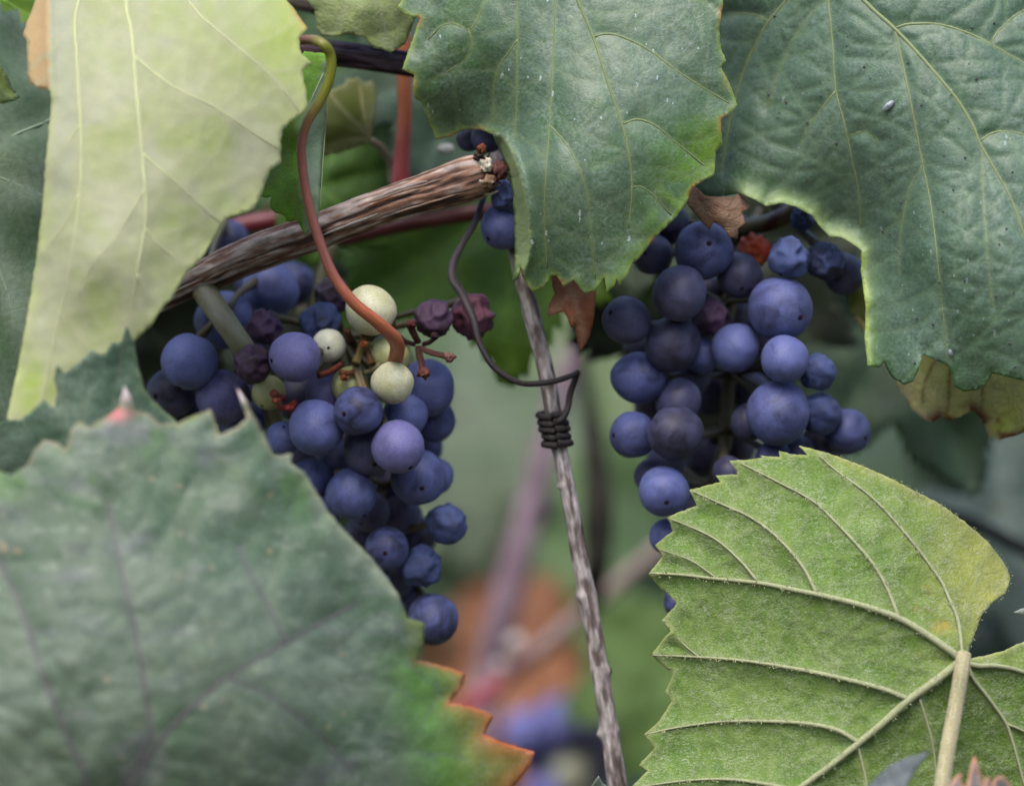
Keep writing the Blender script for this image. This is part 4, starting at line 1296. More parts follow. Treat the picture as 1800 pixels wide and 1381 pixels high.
U_VEINS = [([(1445, -88), (1518, 0), (1573, 51), (1610, 90), (1644, 129), (1682, 175), (1711, 222), (1722, 251), (1750, 300), (1773, 342), (1796, 400), (1840, 540)], 4.4, 1.5),
           ([(1574, 54), (1584, 100), (1596, 156), (1610, 225), (1622, 289), (1632, 335), (1642, 400), (1655, 520), (1668, 636)], 2.4, 1.0),
           ([(1445, -88), (1452, -40), (1456, 0), (1464, 80), (1469, 156), (1480, 200), (1489, 236), (1500, 290), (1509, 333), (1514, 400)], 2.8, 1.2),
           ([(1445, -88), (1400, -28), (1382, 0), (1350, 40), (1330, 76), (1311, 116), (1293, 173), (1280, 227), (1270, 300)], 2.6, 1.0),
           ([(1350, 36), (1334, 28), (1311, 24), (1290, 24), (1270, 30)], 1.8, 1.0),
           ([(1573, 51), (1590, 44), (1613, 42), (1640, 42), (1667, 47), (1705, 60), (1742, 78), (1772, 96), (1800, 111), (1880, 170)], 2.6, 1.2),
           ([(1742, 77), (1752, 58), (1769, 40), (1800, 18), (1850, 0)], 1.9, 1.0),
           ([(1722, 250), (1736, 238), (1756, 231), (1778, 232), (1800, 238), (1880, 280)], 2.2, 1.0),
           ([(1469, 160), (1450, 184), (1427, 213), (1415, 235), (1408, 255)], 1.8, .9),
           ([(1726, 262), (1727, 310), (1729, 360), (1735, 440), (1745, 540)], 1.5, .8),
           ([(1622, 289), (1600, 330), (1585, 400), (1580, 480)], 1.4, .8),
           ([(1489, 240), (1520, 232), (1548, 250)], 1.3, .7),
           ([(1456, 0), (1430, 20), (1400, 62), (1372, 120), (1350, 190)], 1.2, .7)]


def u_fold(Q):
    d = seg_dist(Q, U_EDGE[:-1], U_EDGE[1:])
    m = inside(Q, np.vstack([U_EDGE, [(1555, 633), (1535, 500), (1528, 430), (1490, 392), (1440, 350), (1395, 335), (1340, 335)]]))
    return -0.0045 * np.exp(-(d / 15.0))                              # the rim bends away


def u_rel(P):
    return None


def u_col(P, dv, de, net):
    c = mixc(np.tile(S(64, 98, 70), (len(P), 1)), S(84, 114, 90), sm(fbm(P, 170, 33), 0.3, 0.7))
    c = mixc(c, S(66, 108, 40), sm(fbm(P, 80, 35), 0.55, 0.72) * 0.5 * sm(-P[:, 0], -1480, -1300))
    d = seg_dist(P, U_EDGE[:-1], U_EDGE[1:])
    top = sm(-P[:, 1], -470, -400)
    c = mixc(c, S(166, 194, 120), np.exp(-(d / (8 + 13 * top)) ** 2) * 0.9)
    c = mixc(c, S(180, 196, 110), np.exp(-(d / 4.0)) * 0.6)
    c = mixc(c, S(146, 176, 40), np.exp(-(d / 11.0)) * sm(P[:, 1], 430, 470) * 0.8)
    c = mixc(c, S(56, 108, 30), np.exp(-(de / 14.0)) * sm(P[:, 1], 610, 660) * 0.8)
    c = mixc(c, S(128, 148, 96), np.exp(-(dv / 3.6) ** 2) * 0.5)
    return c


ur_root, ur_depth = leaf('vine_leaf', 'broad blue green veined leaf covering the upper right corner, pale rolled rim over the grapes', U_OUT, [(a, b, c + 0.010 + (300 - b) * 4e-5) for a, b, c in U_CTRL], 'top', u_col, U_VEINS, S(132, 146, 104), spacing=5.0, quilt=0.0014, qw=30, crease=0.0002, cell=36, seed=3, tert=52, tamp=0.0006, tcol=S(104, 132, 92),
     petiole=([(1446, -88, -.005), (1440, -130, .010), (1420, -220, 0.04)], 8, 9, S(140, 110, 70), 'stem'), fold=u_fold, vein_lift=0.1)
# small grey bumps and a dropping stuck on that leaf
rg = random.Random(12)
crumbV, crumbF = [], []
for k in range(90):
    x, y = rg.uniform(1300, 1800), rg.uniform(0, 660)
    if not inside(np.array([[x, y]]), np.array(U_OUT, float))[0] or seg_dist(np.array([[x, y]]), U_EDGE[:-1], U_EDGE[1:])[0] < 40: continue
    r_ = rg.uniform(0.9, 2.6)
    yv = float(ur_depth(np.array([[x, y]]))[0]) - 0.0007
    V1, F1 = icos(1)
    b0 = len(crumbV)
    for v in V1: crumbV.append(np.array(v) * [r_, r_ * .8, r_ * rg.uniform(0.9, 1.5)] * PX(-.02) + np.array(at(x, y, yv)))
    crumbF += [tuple(i + b0 for i in f) for f in F1]
bump_grey = link_mesh('grey_bumps', np.array(crumbV), crumbF, plain_mat('bump_grey', S(86, 84, 90), 0.9), ur_root); bump_grey['kind'] = 'stuff'
for (x, y, rx, ry, rot) in ((1562, 186, 13, 6, 0.7), (1671, 620, 4, 7, 0.3)):
    yv = float(ur_depth(np.array([[x, y]], float))[0]) - 0.0012
    V = V3 * np.array([rx, 4, ry]) * PX(0)
    cs, sn_ = math.cos(rot), math.sin(rot)
    V = np.stack([V[:, 0] * cs - V[:, 2] * sn_, V[:, 1], V[:, 0] * sn_ + V[:, 2] * cs], 1) + np.array(at(x, y, yv))
    link_mesh('dropping', V, F3, M['drop'], ur_root)

# yellow leaf under its tip
Y_OUT = [(1500, 560), (1540, 610), (1560, 650), (1577, 671), (1587, 692), (1604, 720), (1628, 738), (1640, 741), (1656, 730), (1668, 740), (1693, 729), (1709, 721), (1725, 734), (1731, 748), (1738, 768), (1757, 773), (1782, 766), (1800, 759), (1850, 770), (1900, 720), (1940, 620), (1900, 500), (1780, 440), (1620, 450), (1540, 500)]


def y_col(P, dv, de, net):
    c = mixc(np.tile(S(198, 198, 92, 0.85), (len(P), 1)), S(216, 210, 138, 0.85), sm(fbm(P, 60, 41), 0.3, 0.7))
    c = mixc(c, S(206, 188, 148), np.exp(-de / 22) * sm(fbm(P, 40, 42), 0.35, 0.6))
    c = mixc(c, S(118, 46, 24), np.exp(-(de / 13) ** 2) * sm(fbm(P, 44, 43), 0.46, 0.56) * sm(P[:, 0], 1615, 1640))
    c = mixc(c, S(140, 76, 44), sm(fbm(P, 34, 46), 0.70, 0.78) * 0.8)
    c = mixc(c, S(132, 92, 40), np.exp(-(dv / 3.0) ** 2) * 0.7)
    return c


leaf('vine_leaf', 'yellow withering leaf with rusty brown edge under the broad leaf', Y_OUT, [(1560, 620, .034), (1640, 738, .016), (1757, 770, .012), (1850, 600, .020), (1650, 500, .032), (1780, 440, .030), (1700, 650, .016)], 'dry', y_col,
     [([(1700, 500), (1670, 600), (1640, 640), (1624, 680), (1622, 705)], 1.8, 1.0), ([(1700, 500), (1672, 640), (1668, 700), (1664, 735)], 1.8, 1.0), ([(1730, 500), (1728, 640), (1725, 730)], 2, 1)], S(150, 112, 54), spacing=6, seed=5, quilt=0.0008, crease=0.0004)

yb = leaf('vine_leaf', 'small yellow leaf lobe behind the rolled rim of the broad leaf', [(1488, 508), (1500, 504), (1530, 505), (1560, 540), (1560, 600), (1530, 570), (1512, 558), (1497, 550), (1490, 530)], [(1488, 508, .03), (1560, 540, .032), (1512, 558, .03)], 'dry',
     simple_color(S(140, 146, 60), S(160, 160, 90), 40, 3), (), spacing=6, seed=51)

# brown and orange dry leaf bits
leaf('dry_leaf', 'small tan withered leaf tip hanging above the topmost grapes', [(1200, 335), (1218, 325), (1240, 345), (1284, 347), (1302, 340), (1311, 350), (1320, 364), (1304, 373), (1308, 383), (1311, 393), (1298, 402), (1297, 412), (1296, 420), (1280, 416), (1274, 404), (1271, 398), (1256, 389), (1250, 396), (1247, 404), (1238, 396), (1231, 387), (1220, 374), (1209, 360)],
     [(1218, 333, .006), (1320, 364, .006), (1296, 420, .002), (1231, 387, .000), (1265, 370, -.004)], 'dry', simple_color(S(208, 166, 140), S(190, 150, 124), 40, 5, S(160, 116, 86), 4, S(170, 124, 96), 4), [([(1230, 350), (1250, 370), (1270, 396)], 1.6, .8), ([(1240, 350), (1280, 370), (1306, 366)], 1.4, .8)], S(140, 98, 70), spacing=4, seed=6, wave=0.0015)
leaf('dry_leaf', 'orange withered leaf fragment hanging beside the grey twig', [(969, 478), (985, 470), (1010, 472), (1048, 480), (1048, 516), (1047, 535), (1045, 553), (1041, 575), (1036, 593), (1029, 606), (1022, 616), (1017, 604), (1015, 593), (1013, 580), (1011, 568), (1007, 574), (1003, 576), (998, 560), (990, 547), (976, 552), (963, 555), (963, 543), (966, 532), (975, 516), (971, 505)],
     [(977, 483, .004), (1048, 500, .004), (1022, 616, .008), (963, 555, .002), (1015, 550, -.002), (1042, 560, .006)], 'dry', simple_color(S(222, 152, 118), S(204, 124, 90), 34, 7, S(230, 176, 146), 6, S(180, 100, 66), 3), [([(1000, 478), (1008, 520), (1022, 570), (1024, 606)], 1.6, .8), ([(1004, 510), (985, 535), (968, 550)], 1.3, .7)], S(190, 128, 98), spacing=4, seed=7, wave=0.0012)

# small olive leaf, narrow green leaf, small felted leaf at the top
leaf('vine_leaf', 'small olive leaf, underside showing, left of the orange shoot', [(582, 156), (594, 152), (604, 149), (609, 139), (629, 136), (643, 146), (655, 142), (662, 164), (660, 203), (655, 237), (651, 248), (634, 256), (612, 264), (590, 271), (568, 274), (540, 270), (535, 220), (560, 172)],
     [(604, 149, .046), (662, 164, .05), (651, 248, .044), (568, 273, .04), (600, 210, .036)], 'pale', simple_color(S(112, 122, 46), S(134, 140, 74), 60, 9, S(160, 160, 106), 4, S(168, 172, 130), 8),
     [([(651, 248), (630, 222), (600, 190), (580, 165)], 2.2, 1), ([(651, 248), (640, 200), (632, 150)], 2, 1), ([(651, 248), (610, 245), (560, 262)], 2, 1)], S(164, 160, 110), spacing=6, seed=8)
leaf('vine_leaf', 'narrow folded green leaf with a pale vein, hanging just behind the red stalk', [(535, 90), (578, 95), (574, 181), (570, 240), (566, 290), (563, 340), (562, 372), (556, 392), (551, 398), (543, 407), (536, 415), (529, 400), (521, 387), (512, 390), (504, 389), (500, 380), (493, 376), (484, 374), (476, 368), (474, 356), (477, 344), (468, 348), (440, 340), (420, 290), (450, 230), (490, 150)],
     [(540, 110, -.02), (572, 240, -.012), (536, 414, -.020), (470, 340, -.014), (450, 250, -.01), (528, 230, -.026), (525, 330, -.026)], 'back',
     lambda P, dv, de, net: mixc(mixc(mixc(np.tile(S(126, 180, 50), (len(P), 1)), S(140, 184, 78), sm(fbm(P, 60, 4), .3, .7)), S(160, 178, 152), inside(P, np.array([(572, 100), (600, 200), (580, 400), (536, 420), (530, 350), (526, 240), (556, 150)], float)) * 0.85), S(150, 166, 118), np.exp(-(dv / 3.0) ** 2) * 0.6),
     [([(568, 130), (545, 180), (524, 220), (496, 280), (468, 330)], 1.8, 1.0), ([(574, 190), (568, 280), (562, 370)], 1.6, .8), ([(528, 230), (526, 300), (520, 380)], 1.3, .8)], S(140, 158, 106), spacing=6, seed=9, quilt=0.0006)
leaf('vine_leaf', 'small felted grey green leaf hanging from the top edge over the upper cane', [(530, -60), (536, 0), (553, 17), (558, 57), (567, 66), (582, 65), (597, 63), (613, 60), (626, 64), (640, 67), (657, 84), (672, 86), (687, 93), (700, 86), (713, 77), (730, 33), (748, -10), (740, -90), (650, -140), (570, -120)],
     [(545, 0, .010), (567, 65, .010), (687, 92, .010), (730, 33, .014), (640, 10, .004), (640, -120, .018)], 'under', simple_color(S(156, 172, 106), S(172, 186, 138), 70, 15, S(160, 172, 130), 4, S(150, 166, 96), 5),
     [([(640, -130), (620, -20), (590, 50)], 2, 1), ([(640, -130), (660, -20), (684, 84)], 2, 1)], S(160, 170, 130), 'vein_felt', spacing=6, seed=10)

# dark serrated leaf between the pale leaf and the big blurred one
D_OUT = [(-60, 700), (-30, 735), (0, 742), (40, 736), (59, 720), (78, 702), (88, 712), (96, 717), (101, 689), (95, 665), (98, 650), (101, 641), (108, 650), (115, 655), (140, 636), (162, 615), (175, 622), (187, 621), (193, 608), (199, 601), (208, 604), (215, 599), (219, 585), (223, 573), (229, 588), (235, 599), (243, 643), (252, 677), (268, 702), (288, 722), (308, 738), (340, 780), (360, 900), (300, 1050), (150, 1100), (-20, 1050), (-120, 900)]


def d_col(P, dv, de, net):
    c = mixc(np.tile(S(62, 90, 62), (len(P), 1)), S(84, 110, 88), sm(fbm(P, 110, 51), 0.3, 0.7))
    c = mixc(c, S(112, 134, 112), 0.7 * sm(-P[:, 0], -70, 0) * sm(P[:, 1], 740, 780))
    return mixc(c, S(132, 148, 92), np.exp(-de / 5) * 0.5 * sm(P[:, 0], 230, 250))


leaf('vine_leaf', 'dark green serrated leaf standing up between the pale leaf and the big blurred leaf', D_OUT, [(223, 573, -.068), (40, 736, -.070), (268, 702, -.064), (100, 660, -.072), (150, 800, -.076), (150, 1000, -.05), (0, 760, -.066), (-60, 900, -.05)], 'soft', d_col,
     [([(150, 1000), (170, 850), (200, 700), (221, 590)], 2.5, 1), ([(150, 1000), (90, 850), (60, 780), (40, 740)], 2.2, 1), ([(150, 1000), (130, 800), (105, 655)], 2, 1)], S(96, 104, 84), spacing=6.5, seed=13, quilt=0.001)

# big pale leaf, underside to us
P_OUT = [(70, -60), (62, 0), (50, 33), (40, 62), (47, 73), (48, 133), (53, 148), (68, 155), (89, 160), (90, 180), (82, 267), (75, 360), (63, 460), (50, 545), (38, 610), (24, 680), (12, 735), (25, 760), (60, 765), (110, 740), (160, 690), (210, 640), (239, 597), (252, 585), (264, 575), (280, 549), (303, 524), (322, 488), (340, 470), (353, 457), (366, 436), (377, 420), (388, 400), (400, 384), (424, 377), (447, 366), (456, 350), (463, 333), (470, 314), (474, 300), (486, 292), (494, 287), (494, 255), (496, 228), (508, 216), (521, 207), (534, 198), (541, 187), (538, 157), (531, 123), (540, 118), (549, 111), (536, 100), (527, 87), (525, 67), (534, 58), (541, 50), (530, 35), (520, 20), (503, 0), (480, -60), (430, -180), (300, -240), (150, -200)]
P_FOLD = np.array([(84, -60), (84, 0), (86, 80), (90, 165)], float)


def p_fold(Q):
    flap = (Q[:, 0] < 86) & (Q[:, 1] < 165)
    d = seg_dist(Q, P_FOLD[:-1], P_FOLD[1:])
    return np.where(flap, 0.00010 * d, 0) - 0.0015 * np.exp(-(d / 10) ** 2)


def p_col(P, dv, de, net):
    c = mixc(np.tile(S(196, 202, 152, 0.62), (len(P), 1)), S(206, 208, 176, 0.62), sm(fbm(P, 90, 61), 0.35, 0.65))
    c = mixc(c, S(176, 204, 92, 0.62), sm(fbm(P, 70, 63), 0.5, 0.7) * 0.25)
    c = mixc(c, S(190, 212, 104, 0.62), 0.7 * sm(P[:, 0], 380, 520) * sm(-P[:, 1], -260, -60))
    c = mixc(c, S(174, 198, 70, 0.62), 0.8 * np.exp(-((P[:, 0] - 60) / 40) ** 2 - ((P[:, 1] - 690) / 60) ** 2))
    c = mixc(c, S(196, 200, 178, 0.62), 0.8 * np.exp(-((P[:, 0] - 105) / 28) ** 2) * sm(-P[:, 1], -500, -300))
    c = mixc(c, S(200, 200, 166, 0.62), np.exp(-(dv / 9) ** 2) * 0.6)
    c = mixc(c, S(216, 224, 150, 0.62), np.exp(-de / 9) * 0.6)
    flap = ((P[:, 0] < 86) & (P[:, 1] < 165)).astype(float)
    c = mixc(c, S(226, 190, 142, 0.62), flap * 0.9)
    c = mixc(c, S(214, 150, 80, 0.62), np.exp(-de / 5) * sm(P[:, 0], 500, 530) * sm(-P[:, 1], -75, -30) * 0.8)
    return c


leaf('vine_leaf', 'large pale yellow green leaf, underside showing, with a peach folded flap', P_OUT, [(62, 0, -.040), (90, 165, -.052), (63, 460, -.056), (12, 735, -.062), (239, 597, -.062), (353, 457, -.056), (494, 260, -.048), (545, 110, -.044), (503, 0, -.040), (220, 200, -.058), (180, 450, -.066), (300, -200, -.02), (380, 100, -.050)], 'pale', p_col,
     [([(225, -180), (222, 0), (232, 60), (240, 160), (250, 270), (256, 380), (240, 480), (222, 580), (205, 640)], 6.0, 1.2), ([(225, -180), (140, 0), (135, 100), (142, 220), (140, 340), (120, 480), (92, 610), (70, 720)], 4.6, 0.9), ([(225, -180), (330, 0), (390, 60), (450, 110), (500, 160), (525, 195)], 4.4, 0.7),
      ([(250, 270), (320, 330), (372, 378), (392, 392)], 2.8, 0.6), ([(236, 100), (300, 150), (380, 190), (455, 240), (492, 262)], 3.2, 0.6), ([(253, 400), (290, 440), (330, 468)], 2.4, .6), ([(140, 340), (110, 400), (80, 440)], 2.2, .6), ([(142, 220), (112, 260), (88, 300)], 2.2, .6), ([(240, 480), (262, 520), (284, 540)], 2.0, .6), ([(256, 330), (200, 420), (160, 470), (140, 520)], 2.0, .6)], S(190, 196, 146), 'vein', spacing=7, seed=14, quilt=-0.0010, qw=50, crease=-0.0001, tert=50, tamp=-0.00022, tcol=S(206, 206, 168, .66), fold=p_fold, vein_lift=-0.75, sub_r=1.05, wave=0.0006)

# big blurred leaf, lower left
L_OUT = [(-60, 800), (-30, 820), (0, 828), (19, 836), (47, 817), (59, 792), (78, 772), (103, 778), (115, 789), (125, 755), (142, 739), (154, 752), (165, 747), (181, 736), (199, 724), (210, 712), (214, 694), (218, 677), (229, 696), (237, 721), (261, 727), (286, 745), (314, 744), (342, 730), (370, 719), (378, 739), (383, 764), (398, 758), (414, 752), (434, 736), (424, 706), (414, 677), (434, 706), (448, 733), (464, 764), (481, 801), (498, 800), (514, 797), (511, 814), (535, 829), (557, 867), (582, 905), (613, 940), (656, 983), (699, 1041), (715, 1084), (731, 1090), (747, 1094), (745, 1118), (744, 1137), (733, 1161), (752, 1163), (773, 1169), (797, 1175), (819, 1185), (812, 1205), (800, 1223), (789, 1236), (810, 1236), (832, 1241), (851, 1248), (868, 1257), (860, 1275), (853, 1292), (874, 1300), (896, 1308), (918, 1314), (940, 1321), (931, 1345), (915, 1366), (901, 1384), (880, 1440), (800, 1560), (640, 1660), (420, 1720), (200, 1680), (100, 1560), (40, 1640), (-150, 1680), (-300, 1560), (-380, 1350), (-360, 1100), (-230, 900)]


def l_col(P, dv, de, net):
    c = mixc(np.tile(S(80, 102, 78), (len(P), 1)), S(108, 126, 104), sm(fbm(P, 130, 71), 0.3, 0.7))
    c = mixc(c, S(66, 100, 64), sm(fbm(P, 110, 72), 0.48, 0.70) * 0.6)
    c = mixc(c, S(124, 122, 132), sm(fbm(P * [0.6, 1.4], 70, 74), 0.60, 0.74) * 0.4)
    c = mixc(c, S(150, 160, 144), sm(fbm(P * [0.7, 1.6], 22, 75, 3), 0.62, 0.74) * 0.4)
    c = mixc(c, S(78, 124, 40), np.exp(-de / 70) * sm(fbm(P, 70, 73), 0.42, 0.6) * 0.9 * sm(-P[:, 1], -960, -860))
    low = sm(P[:, 0] - 0.25 * (P[:, 1] - 1100), 610, 720) * sm(P[:, 1], 1110, 1180)
    c = mixc(c, S(88, 138, 34), low * 0.9)
    c = mixc(c, S(176, 108, 40), low * np.exp(-de / 42) * sm(P[:, 0], 740, 880) * 1.0)
    c = mixc(c, S(204, 96, 60), np.exp(-de / 5) * sm(P[:, 1], 1080, 1110) * 0.8)
    c = mixc(c, S(130, 150, 70), np.exp(-de / 16) * sm(P[:, 1], 1060, 1080) * sm(-P[:, 1], -1165, -1150) * sm(P[:, 0], 700, 720))
    top = sm(-P[:, 1], -840, -800)
    c = mixc(c, S(196, 168, 132), np.exp(-de / 4) * top * 0.4)
    c = mixc(c, S(176, 182, 152), np.exp(-de / 9) * sm(P[:, 0], 480, 520) * sm(-P[:, 1], -1070, -1040) * 0.8)
    c = mixc(c, S(214, 110, 116), np.exp(-((P[:, 0] - 205) / 22) ** 2 - ((P[:, 1] - 728) / 12) ** 2) * 0.9)
    c = mixc(c, S(226, 206, 206), sm(-P[:, 1], -712, -695))  # pinkish tips; light on the thin tooth is put into this pale
    c = mixc(c, S(206, 178, 140), sm(fbm(P, 26, 77, 2), 0.86, 0.92) * 0.6)
    c = mixc(c, S(92, 92, 92), np.exp(-(dv / 6) ** 2) * 0.7)
    return c


leaf('vine_leaf', 'very large blurred grey green leaf with reddish teeth filling the lower left', L_OUT, [(0, 830, -.090), (220, 720, -.086), (440, 740, -.080), (560, 870, -.076), (715, 1084, -.066), (744, 1137, -.062), (868, 1257, -.052), (940, 1321, -.046), (300, 1000, -.098), (150, 1300, -.110), (550, 1250, -.090), (-250, 1200, -.1), (300, 1650, -.08), (800, 1500, -.06)], 'soft', l_col,
     [([(100, 1560), (180, 1450), (230, 1381), (285, 1296), (340, 1240), (400, 1190), (500, 1130), (570, 1092), (625, 1062)], 5.0, 2.0), ([(100, 1560), (250, 1320), (262, 1270), (250, 1180), (240, 1120), (222, 1040), (206, 960), (190, 880)], 4.5, 1.8), ([(100, 1560), (150, 1390), (122, 1300), (80, 1200), (55, 1120), (30, 1050), (0, 990)], 4.5, 2.0), ([(100, 1560), (300, 1500), (500, 1450), (700, 1400)], 4, 2),
      ([(500, 1130), (480, 1080), (440, 1010), (420, 960)], 2.5, 1.2), ([(400, 1190), (470, 1220), (560, 1290), (620, 1360)], 2.5, 1.2)], S(100, 94, 98), spacing=7, seed=15, quilt=0.0008, qw=46, crease=0.0002, cell=60, tert=60, tamp=0.0004, tcol=S(84, 104, 86), sub_r=0.7, wave=0.0016,
     petiole=([(100, 1560, -.1), (60, 1640, -.09), (0, 1760, -.06)], 11, 12, S(130, 90, 90), 'stem'))

# lower right leaf, felted underside to us
R_OUT = [(1404, 783), (1432, 790), (1457, 796), (1476, 803), (1494, 810), (1525, 822), (1554, 835), (1600, 858), (1650, 884), (1696, 916), (1738, 953), (1756, 977), (1772, 1000), (1776, 1018), (1768, 1042), (1742, 1060), (1726, 1081), (1713, 1115), (1702, 1145), (1706, 1157), (1725, 1153), (1761, 1144), (1800, 1127), (1850, 1100), (1930, 1090), (2020, 1160), (2080, 1300), (2060, 1450), (1960, 1580), (1820, 1680), (1640, 1740), (1440, 1740), (1260, 1690), (1120, 1600), (1040, 1500), (1085, 1440), (1109, 1383),
         (1139, 1353), (1123, 1344), (1151, 1313), (1132, 1290), (1157, 1268), (1181, 1232), (1176, 1222), (1169, 1216), (1183, 1183), (1162, 1167), (1144, 1151), (1160, 1130), (1179, 1107), (1170, 1098), (1162, 1090), (1178, 1074), (1190, 1060), (1175, 1045), (1158, 1030), (1140, 1008), (1153, 992), (1165, 977), (1158, 967), (1151, 958), (1168, 944), (1183, 933), (1178, 920), (1172, 909), (1198, 898), (1225, 888), (1218, 874), (1211, 861), (1238, 854), (1267, 847), (1262, 840), (1258, 835), (1278, 834), (1297, 833), (1288, 818), (1282, 809), (1312, 808), (1340, 804), (1336, 800), (1354, 802), (1371, 803), (1369, 792), (1392, 798), (1420, 800)]
R_CTRL = [(1404, 783, -.026), (1340, 804, -.026), (1211, 861, -.024), (1140, 1008, -.026), (1144, 1151, -.026), (1132, 1290, -.032), (1691, 1155, -.050), (1500, 1000, -.046), (1400, 1200, -.045), (1600, 900, -.034), (1776, 1010, -.030), (1720, 1080, -.042), (1800, 1127, -.040), (1760, 1300, -.046), (1600, 1340, -.052), (2000, 1300, -.03), (1500, 1700, -.066), (1120, 1500, -.046)]
R_VEINS = [([(1693, 1158), (1650, 1192), (1599, 1229), (1550, 1272), (1510, 1305), (1460, 1345), (1412, 1380), (1330, 1440), (1200, 1520)], 9.5, 4.0),
           ([(1690, 1158), (1640, 1122), (1580, 1086), (1510, 1062), (1440, 1045), (1390, 1035), (1340, 1025), (1295, 1020), (1250, 1016), (1200, 1010), (1144, 1007)], 8.5, 2.4),
           ([(1580, 1085), (1557, 1028), (1524, 977), (1464, 912), (1427, 879), (1362, 844), (1302, 814)], 4.2, 1.6),
           ([(1436, 1043), (1408, 991), (1362, 940), (1316, 907), (1265, 884), (1218, 863)], 4.0, 1.5),
           ([(1332, 1022), (1302, 986), (1260, 949), (1215, 926), (1180, 912)], 3.0, 1.2),
           ([(1692, 1150), (1684, 1090), (1668, 1051), (1650, 1014), (1594, 940), (1534, 875), (1469, 826), (1440, 800)], 4.4, 1.6),
           ([(1599, 1229), (1548, 1209), (1464, 1188), (1394, 1174), (1302, 1160), (1220, 1154), (1148, 1151)], 5.8, 1.8),
           ([(1510, 1305), (1473, 1283), (1418, 1271), (1348, 1267), (1290, 1267), (1255, 1269), (1190, 1278), (1136, 1290)], 5.2, 1.7),
           ([(1400, 1388), (1339, 1376), (1278, 1369), (1209, 1371), (1125, 1382)], 4.4, 1.5),
           ([(1700, 1162), (1710, 1190), (1742, 1232), (1770, 1274), (1789, 1334), (1802, 1380), (1840, 1480)], 4.2, 2.0),
           ([(1698, 1165), (1720, 1170), (1752, 1170), (1800, 1181), (1900, 1220)], 6.0, 2.5),
           ([(1770, 1272), (1790, 1280), (1830, 1300)], 2.6, 1.4),
           ([(1617, 1228), (1638, 1300), (1645, 1352), (1650, 1450)], 2.4, 1.4),
           ([(1508, 1310), (1518, 1350), (1524, 1384), (1530, 1460)], 2.6, 1.4),
                      ([(1230, 1155), (1200, 1130), (1170, 1095)], 1.8, .8), ([(1260, 1016), (1215, 985), (1160, 965)], 1.8, .8)]
MID = np.array([(1693, 1158), (1599, 1229), (1510, 1305), (1412, 1380), (1200, 1520)], float)


def r_col(P, dv, de, net):
    c = mixc(np.tile(S(100, 138, 42), (len(P), 1)), S(118, 148, 64), sm(fbm(P, 110, 81), 0.3, 0.7))
    c = mixc(c, S(92, 132, 40), sm(fbm(P, 46, 82), 0.5, 0.7) * 0.5)
    up = np.exp(-((P[:, 0] - 1730) / 95) ** 2 - ((P[:, 1] - 1010) / 150) ** 2)
    c = mixc(c, S(172, 174, 82), up * 0.85)
    c = mixc(c, S(176, 176, 84), np.exp(-de / 12) * sm(P[:, 0], 1400, 1500) * sm(-P[:, 1], -1120, -1000) * 0.6)
    # below the midrib the other half of the blade is bare and greener
    below = inside(P, np.vstack([MID, [(1200, 1800), (2100, 1800), (2100, 1200), (1800, 1178), (1750, 1168)]])).astype(float)
    c = mixc(c, S(92, 126, 26), below * 0.8)
    c = mixc(c, S(204, 170, 76), np.exp(-((P[:, 0] - 1655) / 16) ** 2 - ((P[:, 1] - 1102) / 10) ** 2) * 0.8)
    c = mixc(c, S(150, 100, 44), sm(fbm(P, 20, 88, 2), 0.78, 0.85) * 0.6 * np.exp(-((P[:, 0] - 1690) / 90) ** 2 - ((P[:, 1] - 1080) / 120) ** 2))
    c = mixc(c, S(152, 168, 104), np.exp(-(dv / 6) ** 2) * 0.6)
    c = mixc(c, S(196, 200, 130), np.exp(-de / 3.0) * 0.6)
    return c


lr_root, lr_depth = leaf('vine_leaf', 'light green serrated leaf with felted underside and strong ribs, lower right', R_OUT, [(a, b, c + 0.018) for a, b, c in R_CTRL], 'under', r_col, R_VEINS, S(156, 164, 116), 'vein_felt', spacing=5.0, quilt=-0.0022, qw=32, crease=-0.0003, cell=30, seed=16, tert=52, tamp=-0.0005, tcol=S(136, 156, 92), sub_r=0.82,
     petiole=([(1694, 1150, -.036), (1690, 1180, -.039), (1680, 1240, -.041), (1667, 1310, -.046), (1654, 1390, -.052), (1640, 1480, -.056), (1600, 1640, -.07)], 13.5, 15, S(168, 158, 116), 'felt_stem'), vein_lift=0.35)


def hairs(parent, paths, depth, n, seed, length=(2.5, 5)):
    """short pale hairs on ribs, stalk and rim: too fine to pick apart"""
    rng = np.random.default_rng(seed)
    V, F = [], []
    for path, r0, off in paths:
        p = catmull(np.array(path, float), 4.0)
        k = max(3, int(n * len(p) / 100))
        for _ in range(k):
            i = rng.integers(0, len(p) - 1)
            q = p[i]; d = p[i + 1] - p[i]; d = d[:2] / max(np.linalg.norm(d[:2]), 1e-6)
            nr = np.array([-d[1], d[0]]) * rng.choice([-1, 1])
            Yv = (q[2] if len(q) > 2 else float(depth(np.array([q[:2]]))[0])) - off
            L = rng.uniform(*length)
            a = q[:2] + nr * rng.uniform(0, r0)
            dirv = nr * rng.uniform(0.1, 1) + d * rng.normal(0, 0.6)
            dirv = dirv / np.linalg.norm(dirv)
            b = a + dirv * L
            w = np.array([-dirv[1], dirv[0]]) * 0.4
            Y1 = Yv - rng.uniform(0.0002, 0.0011)
            i0 = len(V)
            V += [at(*(a - w), Yv)[:], at(*(a + w), Yv)[:], at(*((a + b) / 2 + rng.normal(0, .8, 2)), Yv * .5 + Y1 * .5)[:], at(*b, Y1)[:]]
            F += [(i0, i0 + 1, i0 + 2), (i0, i0 + 2, i0 + 3)]
    o = link_mesh('hairs', np.array(V), F, M['hair'], parent, smooth=False)
    o['kind'] = 'stuff'
    return o


